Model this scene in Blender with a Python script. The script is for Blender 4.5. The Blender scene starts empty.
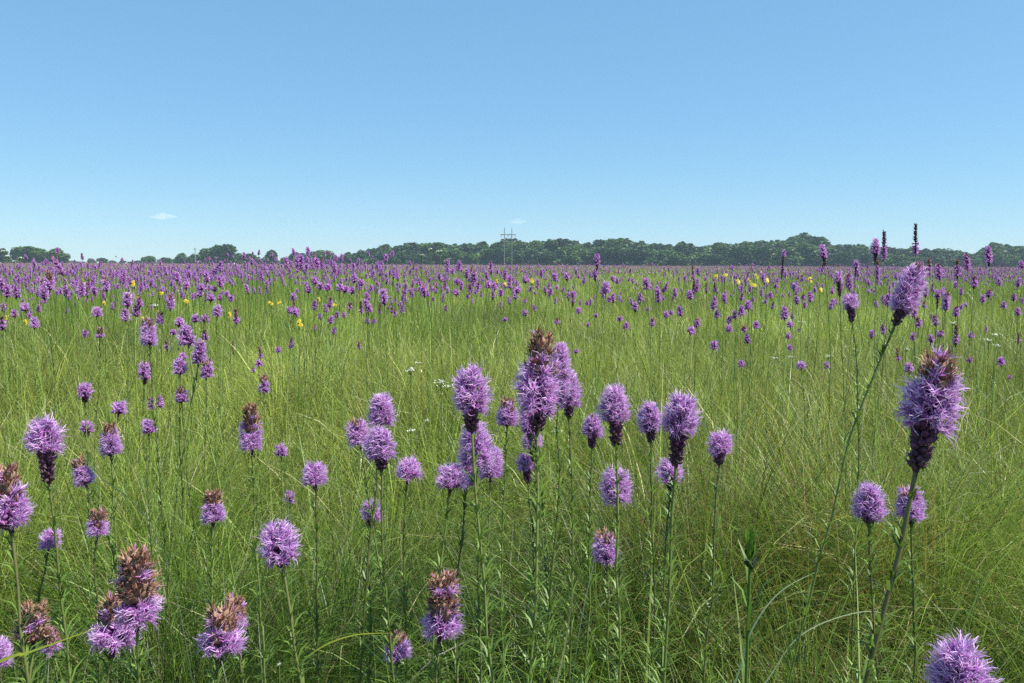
import bpy, math, random
import numpy as np
from mathutils import Vector

S = bpy.context.scene
COL = S.collection
PI = math.pi
rng = np.random.default_rng(7)
random.seed(7)

# ------------------------------------------------------------------ camera
CAM_H, F, PITCH, ROLL = 1.35, 800.0, math.radians(5.45), math.radians(0.25)
cam = bpy.data.cameras.new('camera')
cam.sensor_width = 36.0
cam.lens = 36.0 * F / 1024.0
cam.clip_start, cam.clip_end = 0.02, 30000
co = bpy.data.objects.new('camera', cam)
COL.objects.link(co)
co.location = (0, 0, CAM_H)
co.rotation_euler = (PI / 2 - PITCH, 0, 0)
from mathutils import Matrix
co.rotation_euler = (Matrix.Rotation(PI / 2 - PITCH, 3, 'X') @ Matrix.Rotation(ROLL, 3, 'Z')).to_euler()
S.camera = co
MR = Matrix.Rotation(PI / 2 - PITCH, 3, 'X') @ Matrix.Rotation(ROLL, 3, 'Z')


def at(px, py, D):
    """a point of the photograph at depth D, as a place in the meadow"""
    v = Vector(((px - 512) / F * D, -(py - 341.5) / F * D, -D))
    w = MR @ v
    return np.array([w.x, w.y, w.z + CAM_H])


# ------------------------------------------------------------------ materials
def leafy(name, translucent=0.3, rough=0.55, spec=0.3, hue=0.0, var=0.0):
    """coloured by the 'tone' attribute, lets some light through"""
    m = bpy.data.materials.new(name)
    m.use_nodes = True
    nt = m.node_tree
    nt.nodes.clear()
    N, L = nt.nodes.new, nt.links.new
    out = N('ShaderNodeOutputMaterial')
    at_ = N('ShaderNodeAttribute'); at_.attribute_name = 'tone'
    col = at_.outputs['Color']
    if var:
        tc = N('ShaderNodeTexCoord')
        nz = N('ShaderNodeTexNoise'); nz.inputs['Scale'].default_value = var
        nz.inputs['Detail'].default_value = 3
        L(tc.outputs['Object'], nz.inputs['Vector'])
        mr = N('ShaderNodeMapRange')
        mr.inputs['To Min'].default_value = 0.7; mr.inputs['To Max'].default_value = 1.3
        L(nz.outputs['Fac'], mr.inputs['Value'])
        hs = N('ShaderNodeHueSaturation')
        L(mr.outputs['Result'], hs.inputs['Value'])
        L(col, hs.inputs['Color'])
        col = hs.outputs['Color']
    p = N('ShaderNodeBsdfPrincipled')
    p.inputs['Roughness'].default_value = rough
    p.inputs['Specular IOR Level'].default_value = spec
    L(col, p.inputs['Base Color'])
    if translucent > 0:
        t = N('ShaderNodeBsdfTranslucent')
        L(col, t.inputs['Color'])
        mx = N('ShaderNodeMixShader'); mx.inputs[0].default_value = translucent
        L(p.outputs[0], mx.inputs[1]); L(t.outputs[0], mx.inputs[2])
        L(mx.outputs[0], out.inputs['Surface'])
    else:
        L(p.outputs[0], out.inputs['Surface'])
    return m


M_GRASS = leafy('grass_blades', 0.42, 0.4, 0.3)
M_STEM = leafy('green_stem', 0.0, 0.5, 0.35, var=90)
M_LEAF = leafy('narrow_leaf', 0.3, 0.5, 0.35)
M_PETAL = leafy('lilac_floret', 0.38, 0.6, 0.2)
M_SCALE = leafy('bract_scale', 0.1, 0.6, 0.25, var=400)
M_SPENT = leafy('spent_floret', 0.2, 0.8, 0.1)
M_CROWN = leafy('tree_leaves', 0.2, 0.6, 0.2)
M_BARK = leafy('bark', 0.0, 0.9, 0.1, var=2)
M_WOOD = leafy('weathered_wood', 0.0, 0.9, 0.1, var=1)


# ------------------------------------------------------------------ mesh builder
class MB:
    def __init__(self):
        self.v, self.f3, self.f4, self.c = [], [], [], []
        self.n = 0

    def add(self, v, f3=None, f4=None, c=None):
        v = np.asarray(v, dtype=np.float32).reshape(-1, 3)
        if f3 is not None and len(f3): self.f3.append(np.asarray(f3, dtype=np.int64).reshape(-1, 3) + self.n)
        if f4 is not None and len(f4): self.f4.append(np.asarray(f4, dtype=np.int64).reshape(-1, 4) + self.n)
        c = np.asarray(c, dtype=np.float32)
        if c.ndim == 1: c = np.tile(c, (len(v), 1))
        self.v.append(v); self.c.append(c.reshape(-1, 3)); self.n += len(v)

    def ribbons(self, P, side, W, C):
        """P (N,S+1,3) paths, side (N,3), W (N,S+1) half widths, C (N,3) or (N,S+1,3)"""
        P = np.asarray(P, dtype=np.float32)
        N, R = P.shape[:2]
        if N == 0: return
        sd = side[:, None, :] if side.ndim == 2 else side
        A = P - sd * W[:, :, None]
        B = P + sd * W[:, :, None]
        v = np.stack([A, B], axis=2).reshape(-1, 3)
        base = (np.arange(N) * R * 2)[:, None] + (np.arange(R - 1) * 2)[None, :]
        f = np.stack([base, base + 1, base + 3, base + 2], axis=-1).reshape(-1, 4)
        C = np.asarray(C)
        if C.ndim == 2: C = np.repeat(C[:, None, :], R, axis=1)
        c = np.repeat(C[:, :, None, :], 2, axis=2).reshape(-1, 3)
        self.add(v, f4=f, c=c)

    def blobs(self, cen, ax, ln, rd, C, k=5, belly=0.4, tipC=None):
        """small pointed eggs: base at cen, along ax"""
        cen = np.asarray(cen); N = len(cen)
        if N == 0: return
        ax = ax / np.linalg.norm(ax, axis=1, keepdims=True)
        u, w = frame(ax)
        ts = np.array([0.0, 0.22, 0.6, 1.0]); rs = np.array([0.45, 1.0, 0.85, 0.12])
        a = np.arange(k) * 2 * PI / k
        ring = (np.cos(a)[None, None, :, None] * u[:, None, None, :] + np.sin(a)[None, None, :, None] * w[:, None, None, :])
        v = cen[:, None, None, :] + ax[:, None, None, :] * (ts[None, :] * ln[:, None])[:, :, None, None] + ring * (rs[None, :] * rd[:, None])[:, :, None, None]
        R = 4
        i = np.arange(R - 1)[:, None] * k + np.arange(k)[None, :]
        j = np.arange(R - 1)[:, None] * k + (np.arange(k)[None, :] + 1) % k
        f = np.stack([i, j, j + k, i + k], axis=-1).reshape(-1, 4)
        f = (f[None] + (np.arange(N) * R * k)[:, None, None]).reshape(-1, 4)
        C = np.asarray(C, dtype=np.float32)
        tipC = C if tipC is None else tipC
        m = np.array([0, 0.2, 0.6, 1.0])[None, :, None]
        cc = C[:, None, :] * (1 - m) + tipC[:, None, :] * m
        cc = np.repeat(cc[:, :, None, :], k, axis=2).reshape(-1, 3)
        self.add(v.reshape(-1, 3), f4=f, c=cc)

    def tube(self, P, r, C, k=6, cap=True):
        P = np.asarray(P, dtype=np.float64); R = len(P)
        r = np.broadcast_to(np.asarray(r, dtype=np.float64), (R,))
        T = np.gradient(P, axis=0); T /= np.linalg.norm(T, axis=1, keepdims=True) + 1e-12
        u, w = frame(T)
        ref = u[0]
        u = ref[None] - T * (T @ ref)[:, None]; u /= np.linalg.norm(u, axis=1, keepdims=True) + 1e-9
        w = np.cross(T, u)
        a = np.arange(k) * 2 * PI / k
        v = P[:, None, :] + r[:, None, None] * (np.cos(a)[None, :, None] * u[:, None, :] + np.sin(a)[None, :, None] * w[:, None, :])
        i = np.arange(R - 1)[:, None] * k + np.arange(k)[None, :]
        j = np.arange(R - 1)[:, None] * k + (np.arange(k)[None, :] + 1) % k
        f = np.stack([i, j, j + k, i + k], axis=-1).reshape(-1, 4)
        C = np.asarray(C, dtype=np.float32)
        if C.ndim == 2: C = np.repeat(C[:, None, :], k, axis=1).reshape(-1, 3)
        self.add(v.reshape(-1, 3), f4=f, c=C)

    def build(self, name, mat, parent=None, smooth=False):
        me = bpy.data.meshes.new(name)
        v = np.concatenate(self.v).astype(np.float32)
        c = np.concatenate(self.c).astype(np.float32)
        f3 = np.concatenate(self.f3) if self.f3 else np.zeros((0, 3), np.int64)
        f4 = np.concatenate(self.f4) if self.f4 else np.zeros((0, 4), np.int64)
        me.vertices.add(len(v)); me.vertices.foreach_set('co', v.ravel())
        nl = f3.size + f4.size
        me.loops.add(nl)
        me.loops.foreach_set('vertex_index', np.concatenate([f3.ravel(), f4.ravel()]).astype(np.int32))
        npoly = len(f3) + len(f4)
        me.polygons.add(npoly)
        tot = np.concatenate([np.full(len(f3), 3), np.full(len(f4), 4)]).astype(np.int32)
        st = np.concatenate([[0], np.cumsum(tot)[:-1]]).astype(np.int32)
        me.polygons.foreach_set('loop_start', st)
        me.polygons.foreach_set('loop_total', tot)
        if smooth: me.polygons.foreach_set('use_smooth', np.ones(npoly, dtype=bool))
        at_ = me.color_attributes.new('tone', 'FLOAT_COLOR', 'POINT')
        at_.data.foreach_set('color', np.concatenate([np.clip(c, 0, 1), np.ones((len(c), 1), np.float32)], axis=1).ravel())
        me.update(calc_edges=True)
        me.materials.append(mat)
        o = bpy.data.objects.new(name, me)
        COL.objects.link(o)
        if parent is not None: o.parent = parent
        return o


def frame(ax):
    ref = np.where(np.abs(ax[:, 2:3]) < 0.9, np.array([[0, 0, 1.0]]), np.array([[1.0, 0, 0]]))
    u = np.cross(ax, ref); u /= np.linalg.norm(u, axis=1, keepdims=True) + 1e-12
    return u, np.cross(ax, u)


def norm(a):
    return a / (np.linalg.norm(a, axis=-1, keepdims=True) + 1e-12)


def thing(name, label, cat, loc, group=None):
    if not 4 <= len(label.replace('-', ' ').split()) <= 16: print('LONG', len(label.split()), label)
    o = bpy.data.objects.new(name, None); COL.objects.link(o)
    o.empty_display_size = 0.05
    o.location = tuple(float(q) for q in loc)
    o['label'] = label; o['category'] = cat
    if group: o['group'] = group
    return o


def tag(o, label=None, cat=None, group=None, kind=None):
    if label: o['label'] = label
    if cat: o['category'] = cat
    if group: o['group'] = group
    if kind: o['kind'] = kind
    return o


def vnoise(x, y, scale, seed=0):
    """smooth value noise on numpy arrays, 0..1"""
    r = np.random.default_rng(1000 + seed)
    T = r.random((256, 256))
    X, Y = x / scale + 500.3, y / scale + 300.7
    xi, yi = np.floor(X).astype(int), np.floor(Y).astype(int)
    fx, fy = X - xi, Y - yi
    fx = fx * fx * (3 - 2 * fx); fy = fy * fy * (3 - 2 * fy)
    g = lambda a, b: T[a % 256, b % 256]
    return (g(xi, yi) * (1 - fx) + g(xi + 1, yi) * fx) * (1 - fy) + (g(xi, yi + 1) * (1 - fx) + g(xi + 1, yi + 1) * fx) * fy


# ------------------------------------------------------------------ ground
def ground():
    m = bpy.data.materials.new('meadow_soil'); m.use_nodes = True
    nt = m.node_tree; N, L = nt.nodes.new, nt.links.new
    p = nt.nodes['Principled BSDF']; p.inputs['Roughness'].default_value = 1.0
    p.inputs['Specular IOR Level'].default_value = 0.05
    tc = N('ShaderNodeTexCoord')
    n1 = N('ShaderNodeTexNoise'); n1.inputs['Scale'].default_value = 9; n1.inputs['Detail'].default_value = 8
    n2 = N('ShaderNodeTexNoise'); n2.inputs['Scale'].default_value = 0.05; n2.inputs['Detail'].default_value = 5
    L(tc.outputs['Object'], n1.inputs['Vector']); L(tc.outputs['Object'], n2.inputs['Vector'])
    r1 = N('ShaderNodeValToRGB')
    r1.color_ramp.elements[0].position = 0.35; r1.color_ramp.elements[0].color = (0.035, 0.05, 0.015, 1)
    r1.color_ramp.elements[1].position = 0.7; r1.color_ramp.elements[1].color = (0.13, 0.12, 0.05, 1)
    r2 = N('ShaderNodeValToRGB')
    r2.color_ramp.elements[0].color = (0.07, 0.11, 0.03, 1)
    r2.color_ramp.elements[1].color = (0.13, 0.13, 0.06, 1)
    L(n1.outputs['Fac'], r1.inputs['Fac']); L(n2.outputs['Fac'], r2.inputs['Fac'])
    mx = N('ShaderNodeMix'); mx.data_type = 'RGBA'; mx.inputs['Factor'].default_value = 0.4
    L(r1.outputs['Color'], mx.inputs['A']); L(r2.outputs['Color'], mx.inputs['B'])
    L(mx.outputs['Result'], p.inputs['Base Color'])
    bp = N('ShaderNodeBump'); bp.inputs['Strength'].default_value = 0.6; bp.inputs['Distance'].default_value = 0.03
    L(n1.outputs['Fac'], bp.inputs['Height']); L(bp.outputs['Normal'], p.inputs['Normal'])
    b = MB()
    ys = np.concatenate([np.linspace(-30, 60, 60), np.linspace(75, 600, 30), [900, 1500, 3000, 6000, 12000]])
    xs = np.concatenate([[-12000, -6000, -3000, -1500, -900], np.linspace(-600, -40, 25), np.linspace(-35, 35, 50), np.linspace(40, 600, 25), [900, 1500, 3000, 6000, 12000]])
    X, Y = np.meshgrid(xs, ys)
    Z = (vnoise(X, Y, 1.3, 1) - 0.5) * 0.05 * (np.abs(X) < 40) * (Y < 65) + 0 * X
    v = np.stack([X, Y, Z], -1).reshape(-1, 3)
    ny, nx = X.shape
    i = np.arange(ny - 1)[:, None] * nx + np.arange(nx - 1)[None, :]
    f = np.stack([i, i + 1, i + nx + 1, i + nx], -1).reshape(-1, 4)
    b.add(v, f4=f, c=np.array([0.1, 0.1, 0.05]))
    o = b.build('ground', m, smooth=True)
    tag(o, kind='structure')


ground()


# ------------------------------------------------------------------ grass
def grass_color(x, y, n, r):
    """leaf colours, with shade painted in near by: fresh green, yellow green, straw; patches differ across the meadow"""
    a = vnoise(x, y, 0.9, 3); b = vnoise(x, y, 4.0, 4)
    fresh = np.array([0.125, 0.225, 0.022]); yel = np.array([0.315, 0.365, 0.070]); deep = np.array([0.036, 0.100, 0.014])
    straw = np.array([0.50, 0.43, 0.22]); rust = np.array([0.24, 0.17, 0.045])
    t = np.clip(0.5 * a + 0.5 * b + r.normal(0, 0.2, n), 0, 1)[:, None]
    c = np.where(t < 0.5, deep + (fresh - deep) * (t * 2), fresh + (yel - fresh) * (t * 2 - 1))
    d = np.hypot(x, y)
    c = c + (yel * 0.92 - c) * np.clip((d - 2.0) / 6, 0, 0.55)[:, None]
    rp = np.exp(-(((x - 0.85) / 0.42) ** 2 + ((y - 2.6) / 0.6) ** 2)) + 0.45 * np.exp(-(((x - 1.5) / 0.7) ** 2 + ((y - 4.0) / 0.8) ** 2))
    pr = 0.015 + 0.3 * rp
    k = r.random(n)
    c = np.where((k < pr)[:, None], rust * (0.7 + 0.7 * r.random((n, 1))), c)
    k = r.random(n)
    c = np.where((k < 0.055)[:, None], straw * (0.6 + 0.6 * r.random((n, 1))), c)
    w1 = vnoise(x, y, 0.55, 61)[:, None]; w2 = vnoise(x, y * 0.6, 1.7, 62)[:, None]
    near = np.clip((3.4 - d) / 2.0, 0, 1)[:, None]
    c = c * (1 - 0.30 * near * (r.random((n, 1)) < 0.62))  # most near blades darkened: shaded gaps painted in, the rest left as highlights
    return c * (0.5 + 0.95 * r.random((n, 1)) ** 1.3) * (0.82 + 0.36 * w1) * (0.66 + 0.75 * w2)


def blades(b, x, y, h, az, lean, curl, hw, seg, col, z0=None):
    n = len(x)
    t = np.linspace(0, 1, seg + 1)[None, :]
    th = lean[:, None] + curl[:, None] * t ** 1.3
    th = np.minimum(th, 2.6)
    dl = (h / seg)[:, None]
    dr = np.cumsum(np.sin(th[:, :-1]) * dl, axis=1); dz = np.cumsum(np.cos(th[:, :-1]) * dl, axis=1)
    rr = np.concatenate([np.zeros((n, 1)), dr], 1); zz = np.concatenate([np.zeros((n, 1)), dz], 1)
    zz = np.maximum(zz, -0.02 + 0 * zz)
    ca, sa = np.cos(az)[:, None], np.sin(az)[:, None]
    bend = (rng.normal(0, 0.05, n)[:, None]) * (t ** 2) * h[:, None]
    P = np.stack([x[:, None] + rr * ca - bend * sa, y[:, None] + rr * sa + bend * ca, zz - 0.01], -1)
    tw = az + PI / 2 + rng.normal(0, 0.5, n)
    side = np.stack([np.cos(tw), np.sin(tw), rng.normal(0, 0.25, n)], -1)
    W = hw[:, None] * np.clip(1.05 - t ** 2.2, 0.06, 1) * np.ones((n, 1))
    cc = col[:, None, :] * np.ones((1, seg + 1, 1))
    b.ribbons(P, side, W, cc)


def scatter(n, d0, d1, margin=0.6, k=0.70):
    """points of the view wedge, even over the ground"""
    u = rng.random(n)
    y = np.sqrt(d0 * d0 + u * (d1 * d1 - d0 * d0))
    x = (rng.random(n) * 2 - 1) * (k * y + margin)
    return x, y


def grass():
    b = MB()
    # near: tussocks of fine arching leaves
    for (d0, d1, ntuft, per, seg, hw) in ((0.25, 3.2, 330, 190, 6, 0.0013), (3.2, 8.0, 1250, 90, 4, 0.0020)):
        tx, ty = scatter(ntuft, d0, d1, 0.9)
        n = ntuft * per
        ti = np.repeat(np.arange(ntuft), per)
        tl = 0.55 + 0.40 * vnoise(tx, ty, 1.1, 9) + 0.50 * vnoise(tx, ty, 0.45, 19) + rng.normal(0, 0.08, ntuft)
        wind = rng.random(ntuft) * 2 * PI
        az = rng.random(n) * 2 * PI
        az = np.where(rng.random(n) < 0.35, wind[ti] + rng.normal(0, 0.5, n), az)
        rad = np.abs(rng.normal(0, 0.05, n))
        x = tx[ti] + rad * np.cos(az); y = ty[ti] + rad * np.sin(az)
        h = np.clip(rng.normal(0.66, 0.13, n), 0.25, 1.0) * tl[ti] * 0.98
        lean = np.abs(rng.normal(0.24, 0.18, n)); curl = np.abs(rng.normal(1.55, 0.75, n))
        w = hw * (0.55 + 0.9 * rng.random(n))
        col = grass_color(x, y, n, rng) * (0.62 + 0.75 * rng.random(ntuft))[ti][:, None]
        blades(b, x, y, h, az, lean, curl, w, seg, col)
    # between the tussocks: loose leaves, short undergrowth and straight culms
    for (d0, d1, n, h0, hs, l0, c0, seg, hw) in (
            (0.25, 3.4, 15000, 0.46, 0.12, 0.25, 0.9, 5, 0.0013), (0.25, 3.4, 15000, 0.24, 0.09, 0.5, 0.8, 3, 0.0017),
            (2.6, 11, 9000, 0.52, 0.1, 0.75, 0.9, 4, 0.0023), (0.25, 3.4, 1500, 0.74, 0.08, 0.10, 0.30, 5, 0.0014), (0.6, 3.4, 1500, 0.66, 0.14, 0.35, 1.5, 8, 0.0024), (3.4, 9, 3600, 0.68, 0.12, 0.35, 1.4, 5, 0.0031),
            (3.4, 8, 40000, 0.52, 0.12, 0.25, 1.25, 4, 0.0021), (3.4, 8, 2600, 0.82, 0.10, 0.12, 0.35, 3, 0.0020),
            (8, 20, 110000, 0.64, 0.13, 0.22, 1.1, 3, 0.0036), (8, 20, 6000, 0.86, 0.1, 0.12, 0.3, 2, 0.0030),
            (20, 60, 130000, 0.74, 0.14, 0.35, 1.2, 3, 0.009),
            (60, 170, 110000, 0.85, 0.16, 0.4, 1.0, 2, 0.035), (170, 430, 90000, 0.9, 0.18, 0.4, 1.0, 2, 0.12)):
        x, y = scatter(n, d0, d1, 0.9)
        h = np.clip(rng.normal(h0, hs, n), 0.08, 1.15) * (0.66 + 0.34 * vnoise(x, y, 1.6, 9) + 0.34 * vnoise(x, y, 0.6, 19))
        az = rng.random(n) * 2 * PI
        flow = 6 * PI * vnoise(x, y, 2.2, 31)
        az = np.where(rng.random(n) < 0.6, flow + rng.normal(0, 0.7, n), az)
        lean = np.abs(rng.normal(l0, l0 * 0.7, n)); curl = np.abs(rng.normal(c0, c0 * 0.5, n))
        w = hw * (0.55 + 0.9 * rng.random(n))
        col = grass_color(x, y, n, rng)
        if hw in (0.0024, 0.0031, 0.0023):      # broad leaves, most tinted pale to paint in sunlit blades
            q = rng.random((n, 1)); pale = np.array([.34, .43, .15]) * (.6 + .7 * rng.random((n, 1)))
            col = np.where(q < .7, pale, col)
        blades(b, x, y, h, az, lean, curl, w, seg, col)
    o = b.build('prairie_grass', M_GRASS)
    tag(o, 'fine green and straw coloured prairie grass filling the whole meadow', 'grass', kind='stuff')


grass()

# ------------------------------------------------------------------ blazing stars
LOBE = np.array([0.47, 0.19, 0.53]); STYLE = np.array([0.76, 0.51, 0.81]); CUP = np.array([0.10, 0.025, 0.075])
BUD = np.array([0.075, 0.025, 0.055]); SP1 = np.array([0.18, 0.075, 0.05]); SP2 = np.array([0.42, 0.275, 0.20])
STEM = np.array([0.085, 0.14, 0.025])


def spike_parts(B, T, R, br, bu, lod, r, tint=1.0, pink=0.0, dark=False):
    SP1, SP2 = (np.array([.05, .055, .05]), np.array([.11, .10, .12])) if dark else (globals()['SP1'], globals()['SP2'])
    """returns dict of mesh builders. B,T base and tip of the head, R reach of the styles"""
    ax = T - B; H = np.linalg.norm(ax); ax = ax / H
    low = 0.42 * R * (bu < 0.08) + 0.15 * R * (0.08 <= bu < 0.15)
    top = 0.60 * R
    L = max(H - top, 0.42 * R + low)
    u, w = frame(ax[None]); u, w = u[0], w[0]
    dens = {0: 26, 1: 15, 2: 8}[lod]
    n = int((12 if lod < 2 else 8) + dens * L / R)
    t = (np.arange(n) + 0.5) / n
    t = np.clip(t + r.normal(0, 0.01, n), 0, 1)
    t = low / L + t * (1 - low / L)
    phi = np.arange(n) * 2.39996 + r.normal(0, 0.15, n)
    rad = np.cos(phi)[:, None] * u + np.sin(phi)[:, None] * w
    hf = (t * L) / H
    is_bud = hf < (bu * 1.0 + 0.015 if bu > 0.08 else bu)
    is_sp = (hf > 1 - br - 0.06) & ~is_bud & (br > 0.07)
    # scattered mixing at the seams
    mixj = r.random(n)
    is_sp = is_sp | ((hf > 1 - br - 0.18) & (mixj < 0.4 * (br > 0.07)) & ~is_bud)
    is_sp = is_sp & ~((hf < 1 - br * .55) & (r.random(n) < 0.10))
    is_op = ~is_bud & ~is_sp
    el = np.radians(98 - 76 * t ** 1.7)
    el = np.where(is_bud, np.radians(62), el)
    el = np.where(is_sp, np.radians(80 - 48 * t), el)
    el = el + r.normal(0, 0.08, n)
    d = np.cos(el)[:, None] * ax + np.sin(el)[:, None] * rad
    # lumpy outline: some sides of the head fuller than others
    lump = 1 + 0.10 * np.sin(phi * 1 + r.random() * 6) + 0.09 * np.sin(t * 7 + phi * 2 + r.random() * 6)
    Rl = R * lump
    s_up = np.clip((hf - 0.38) / 0.66, 0, 1)
    s_lo = np.clip((bu + 0.16 - hf) / 0.16, 0, 1)
    Rl = Rl * (0.30 + 0.77 * np.sqrt(1 - s_up ** 2)) * (1 - 0.20 * s_lo)
    Rl = np.where(is_bud, R * (0.40 + 0.22 * np.clip(hf / max(bu, 1e-3), 0, 1)), Rl)
    Rl = np.where(is_op, Rl * (1 - 0.14 * min(1.0, br / 0.45)), Rl)
    Rl = np.where(is_sp, R * lump * (1.10 - 0.26 * np.clip((hf - (1 - br)) / max(br, 0.05), 0, 1) ** 2), Rl)
    p0 = B + ax * (t * L)[:, None] + rad * (0.08 * R)
    out = {}
    core = MB()
    core.tube(np.stack([B + ax * L * s for s in np.linspace(-0.02, 1, 6)]), [0.09 * R] * 5 + [0.03 * R], CUP * 0.8, k=6)
    k = 6 if lod == 0 else (5 if lod == 1 else 4)
    # cups of the open heads
    i = np.where(is_op)[0]
    if len(i):
        nn = len(i)
        ln = 0.46 * Rl[i]
        core.blobs(p0[i], d[i], ln, 0.15 * Rl[i], CUP * (0.7 + 0.7 * r.random((nn, 1))) * np.ones((nn, 3)), k=k, tipC=(CUP * 0.5 + LOBE * 0.5) * np.ones((nn, 1)))
        op = MB()
        nfl = {0: 6, 1: 3, 2: 2}[lod]; nlobe = {0: 4, 1: 4, 2: 4}[lod]; nsty = {0: 3, 1: 2, 2: 1}[lod]
        tip = p0[i] + d[i] * ln[:, None]
        fd = norm(np.repeat(d[i], nfl, 0) + r.normal(0, 0.42, (nn * nfl, 3)))
        fp = np.repeat(tip, nfl, 0) - fd * (0.10 * R) + r.normal(0, 0.03 * R, (nn * nfl, 3))
        fR = np.repeat(Rl[i], nfl)
        # little tubes/lobes
        m = nn * nfl
        ld = norm(np.repeat(fd, nlobe, 0) * 0.9 + r.normal(0, 0.55, (m * nlobe, 3)))
        lp = np.repeat(fp + fd * (0.04 * R), nlobe, 0)
        LR = np.repeat(fR, nlobe)
        ll = LR * (0.20 + 0.16 * r.random(m * nlobe)) * (1.0 if lod < 2 else 1.35)
        rec = norm(ld + r.normal(0, 0.5, ld.shape))
        P = np.stack([lp, lp + ld * (ll * 0.55)[:, None], lp + ld * (ll * 0.8)[:, None] + rec * (ll * 0.35)[:, None]], 1)
        u2, w2 = frame(ld)
        aa = r.random(len(ld)) * PI
        sd = u2 * np.cos(aa)[:, None] + w2 * np.sin(aa)[:, None]
        wf = {0: 0.026, 1: 0.042, 2: 0.085}[lod]
        W = (R * wf) * np.array([0.7, 1.0, 0.35])[None] * np.ones((len(ld), 1))
        C = LOBE * (0.72 + 0.6 * r.random((len(ld), 1))) + np.array([0.10, 0.0, 0.0]) * pink * r.random((len(ld), 1))
        op.ribbons(P, sd, W, C * tint)
        # styles: long thin curling threads
        sdn = norm(np.repeat(fd, nsty, 0) + r.normal(0, 0.38, (m * nsty, 3)))
        sp = np.repeat(fp, nsty, 0)
        SR = np.repeat(fR, nsty)
        sl = SR * (0.38 + 0.30 * r.random(m * nsty))
        cu = norm(np.cross(sdn, r.normal(0, 1, sdn.shape)))
        P = np.stack([sp, sp + sdn * (sl * 0.4)[:, None], sp + sdn * (sl * 0.75)[:, None] + cu * (sl * 0.14)[:, None], sp + sdn * (sl * 0.92)[:, None] + cu * (sl * 0.42)[:, None]], 1)
        u2, w2 = frame(sdn)
        wf = {0: 0.017, 1: 0.026, 2: 0.05}[lod]
        W = (R * wf) * np.array([0.9, 1.0, 0.8, 0.35])[None] * np.ones((len(sdn), 1))
        C = STYLE * (0.55 + 0.75 * r.random((len(sdn), 1)))
        op.ribbons(P, w2, W, C * tint)
        out['open_florets'] = op
    i = np.where(is_sp)[0]
    if len(i):
        nn = len(i)
        ln = 0.50 * Rl[i]
        sb = MB()
        sb.blobs(p0[i], d[i], ln * 0.9, 0.16 * Rl[i], SP1 * (0.6 + 0.9 * r.random((nn, 1))), k=k, tipC=SP2 * (0.5 + 0.5 * r.random((nn, 1))))
        nb = {0: 14, 1: 6, 2: 3}[lod]
        bd = norm(np.repeat(d[i], nb, 0) + r.normal(0, 0.36, (nn * nb, 3)))
        bp = np.repeat(p0[i] + d[i] * (ln * 0.75)[:, None], nb, 0)
        bl = np.repeat(Rl[i], nb) * (0.20 + 0.22 * r.random(nn * nb))
        P = np.stack([bp, bp + bd * (bl * 0.6)[:, None], bp + bd * bl[:, None] + r.normal(0, 0.04 * R, bd.shape)], 1)
        u2, w2 = frame(bd)
        wf = {0: 0.030, 1: 0.05, 2: 0.09}[lod]
        W = (R * wf) * np.array([0.6, 1.0, 0.3])[None] * np.ones((len(bd), 1))
        q = r.random((len(bd), 1))
        C = np.where(q < 0.45, SP2 * (0.5 + 0.7 * r.random((len(bd), 1))), SP1 * (0.8 + 1.0 * r.random((len(bd), 1))))
        C = np.where(q > 0.93, LOBE * 0.8, C)
        sb.ribbons(P, u2, W, C)
        out['spent_florets'] = sb
    i = np.where(is_bud)[0]
    if len(i):
        nn = len(i)
        bb = MB()
        ln = 0.62 * Rl[i]
        gr = np.array([0.07, 0.09, 0.035])
        g = np.clip(1 - hf[i] / max(bu, 1e-3), 0, 1)[:, None] * 0.6
        Cb = (BUD * (1 - g) + gr * g) * (0.7 + 0.7 * r.random((nn, 1)))
        bb.blobs(p0[i], d[i], ln * r.uniform(.85, 1.2, nn), 0.22 * Rl[i], Cb, k=k, tipC=(BUD * 0.5 + np.array([0.16, 0.05, 0.14]) * 0.6) * (0.7 + 0.6 * r.random((nn, 1))))
        # recurved bract tips round each bud
        if lod < 2:
            nb = 4
            bd = norm(np.repeat(d[i], nb, 0) + r.normal(0, 0.6, (nn * nb, 3)))
            bp = np.repeat(p0[i] + d[i] * (ln * 0.6)[:, None], nb, 0)
            bl = np.repeat(Rl[i], nb) * (0.28 + 0.22 * r.random(nn * nb))
            P = np.stack([bp, bp + bd * bl[:, None]], 1)
            u2, w2 = frame(bd)
            bb.ribbons(P, u2, (R * 0.06) * np.array([1.0, 0.3])[None] * np.ones((nn * nb, 1)), np.repeat(Cb, nb, 0) * 1.6)
        out['bud_scales'] = bb
    return core, out


def merge(dst, src):
    off = dst.n
    for v, c in zip(src.v, src.c): dst.v.append(v); dst.c.append(c)
    dst.f3 += [f + off for f in src.f3]; dst.f4 += [f + off for f in src.f4]
    dst.n += src.n


def stem_curve(B, ax, foot, n=14):
    h = B[2]
    c = B - ax * h * 0.45
    s = np.linspace(0, 1, n)[:, None]
    P = (1 - s) ** 2 * foot + 2 * s * (1 - s) * c + s * s * B
    return P


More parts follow.
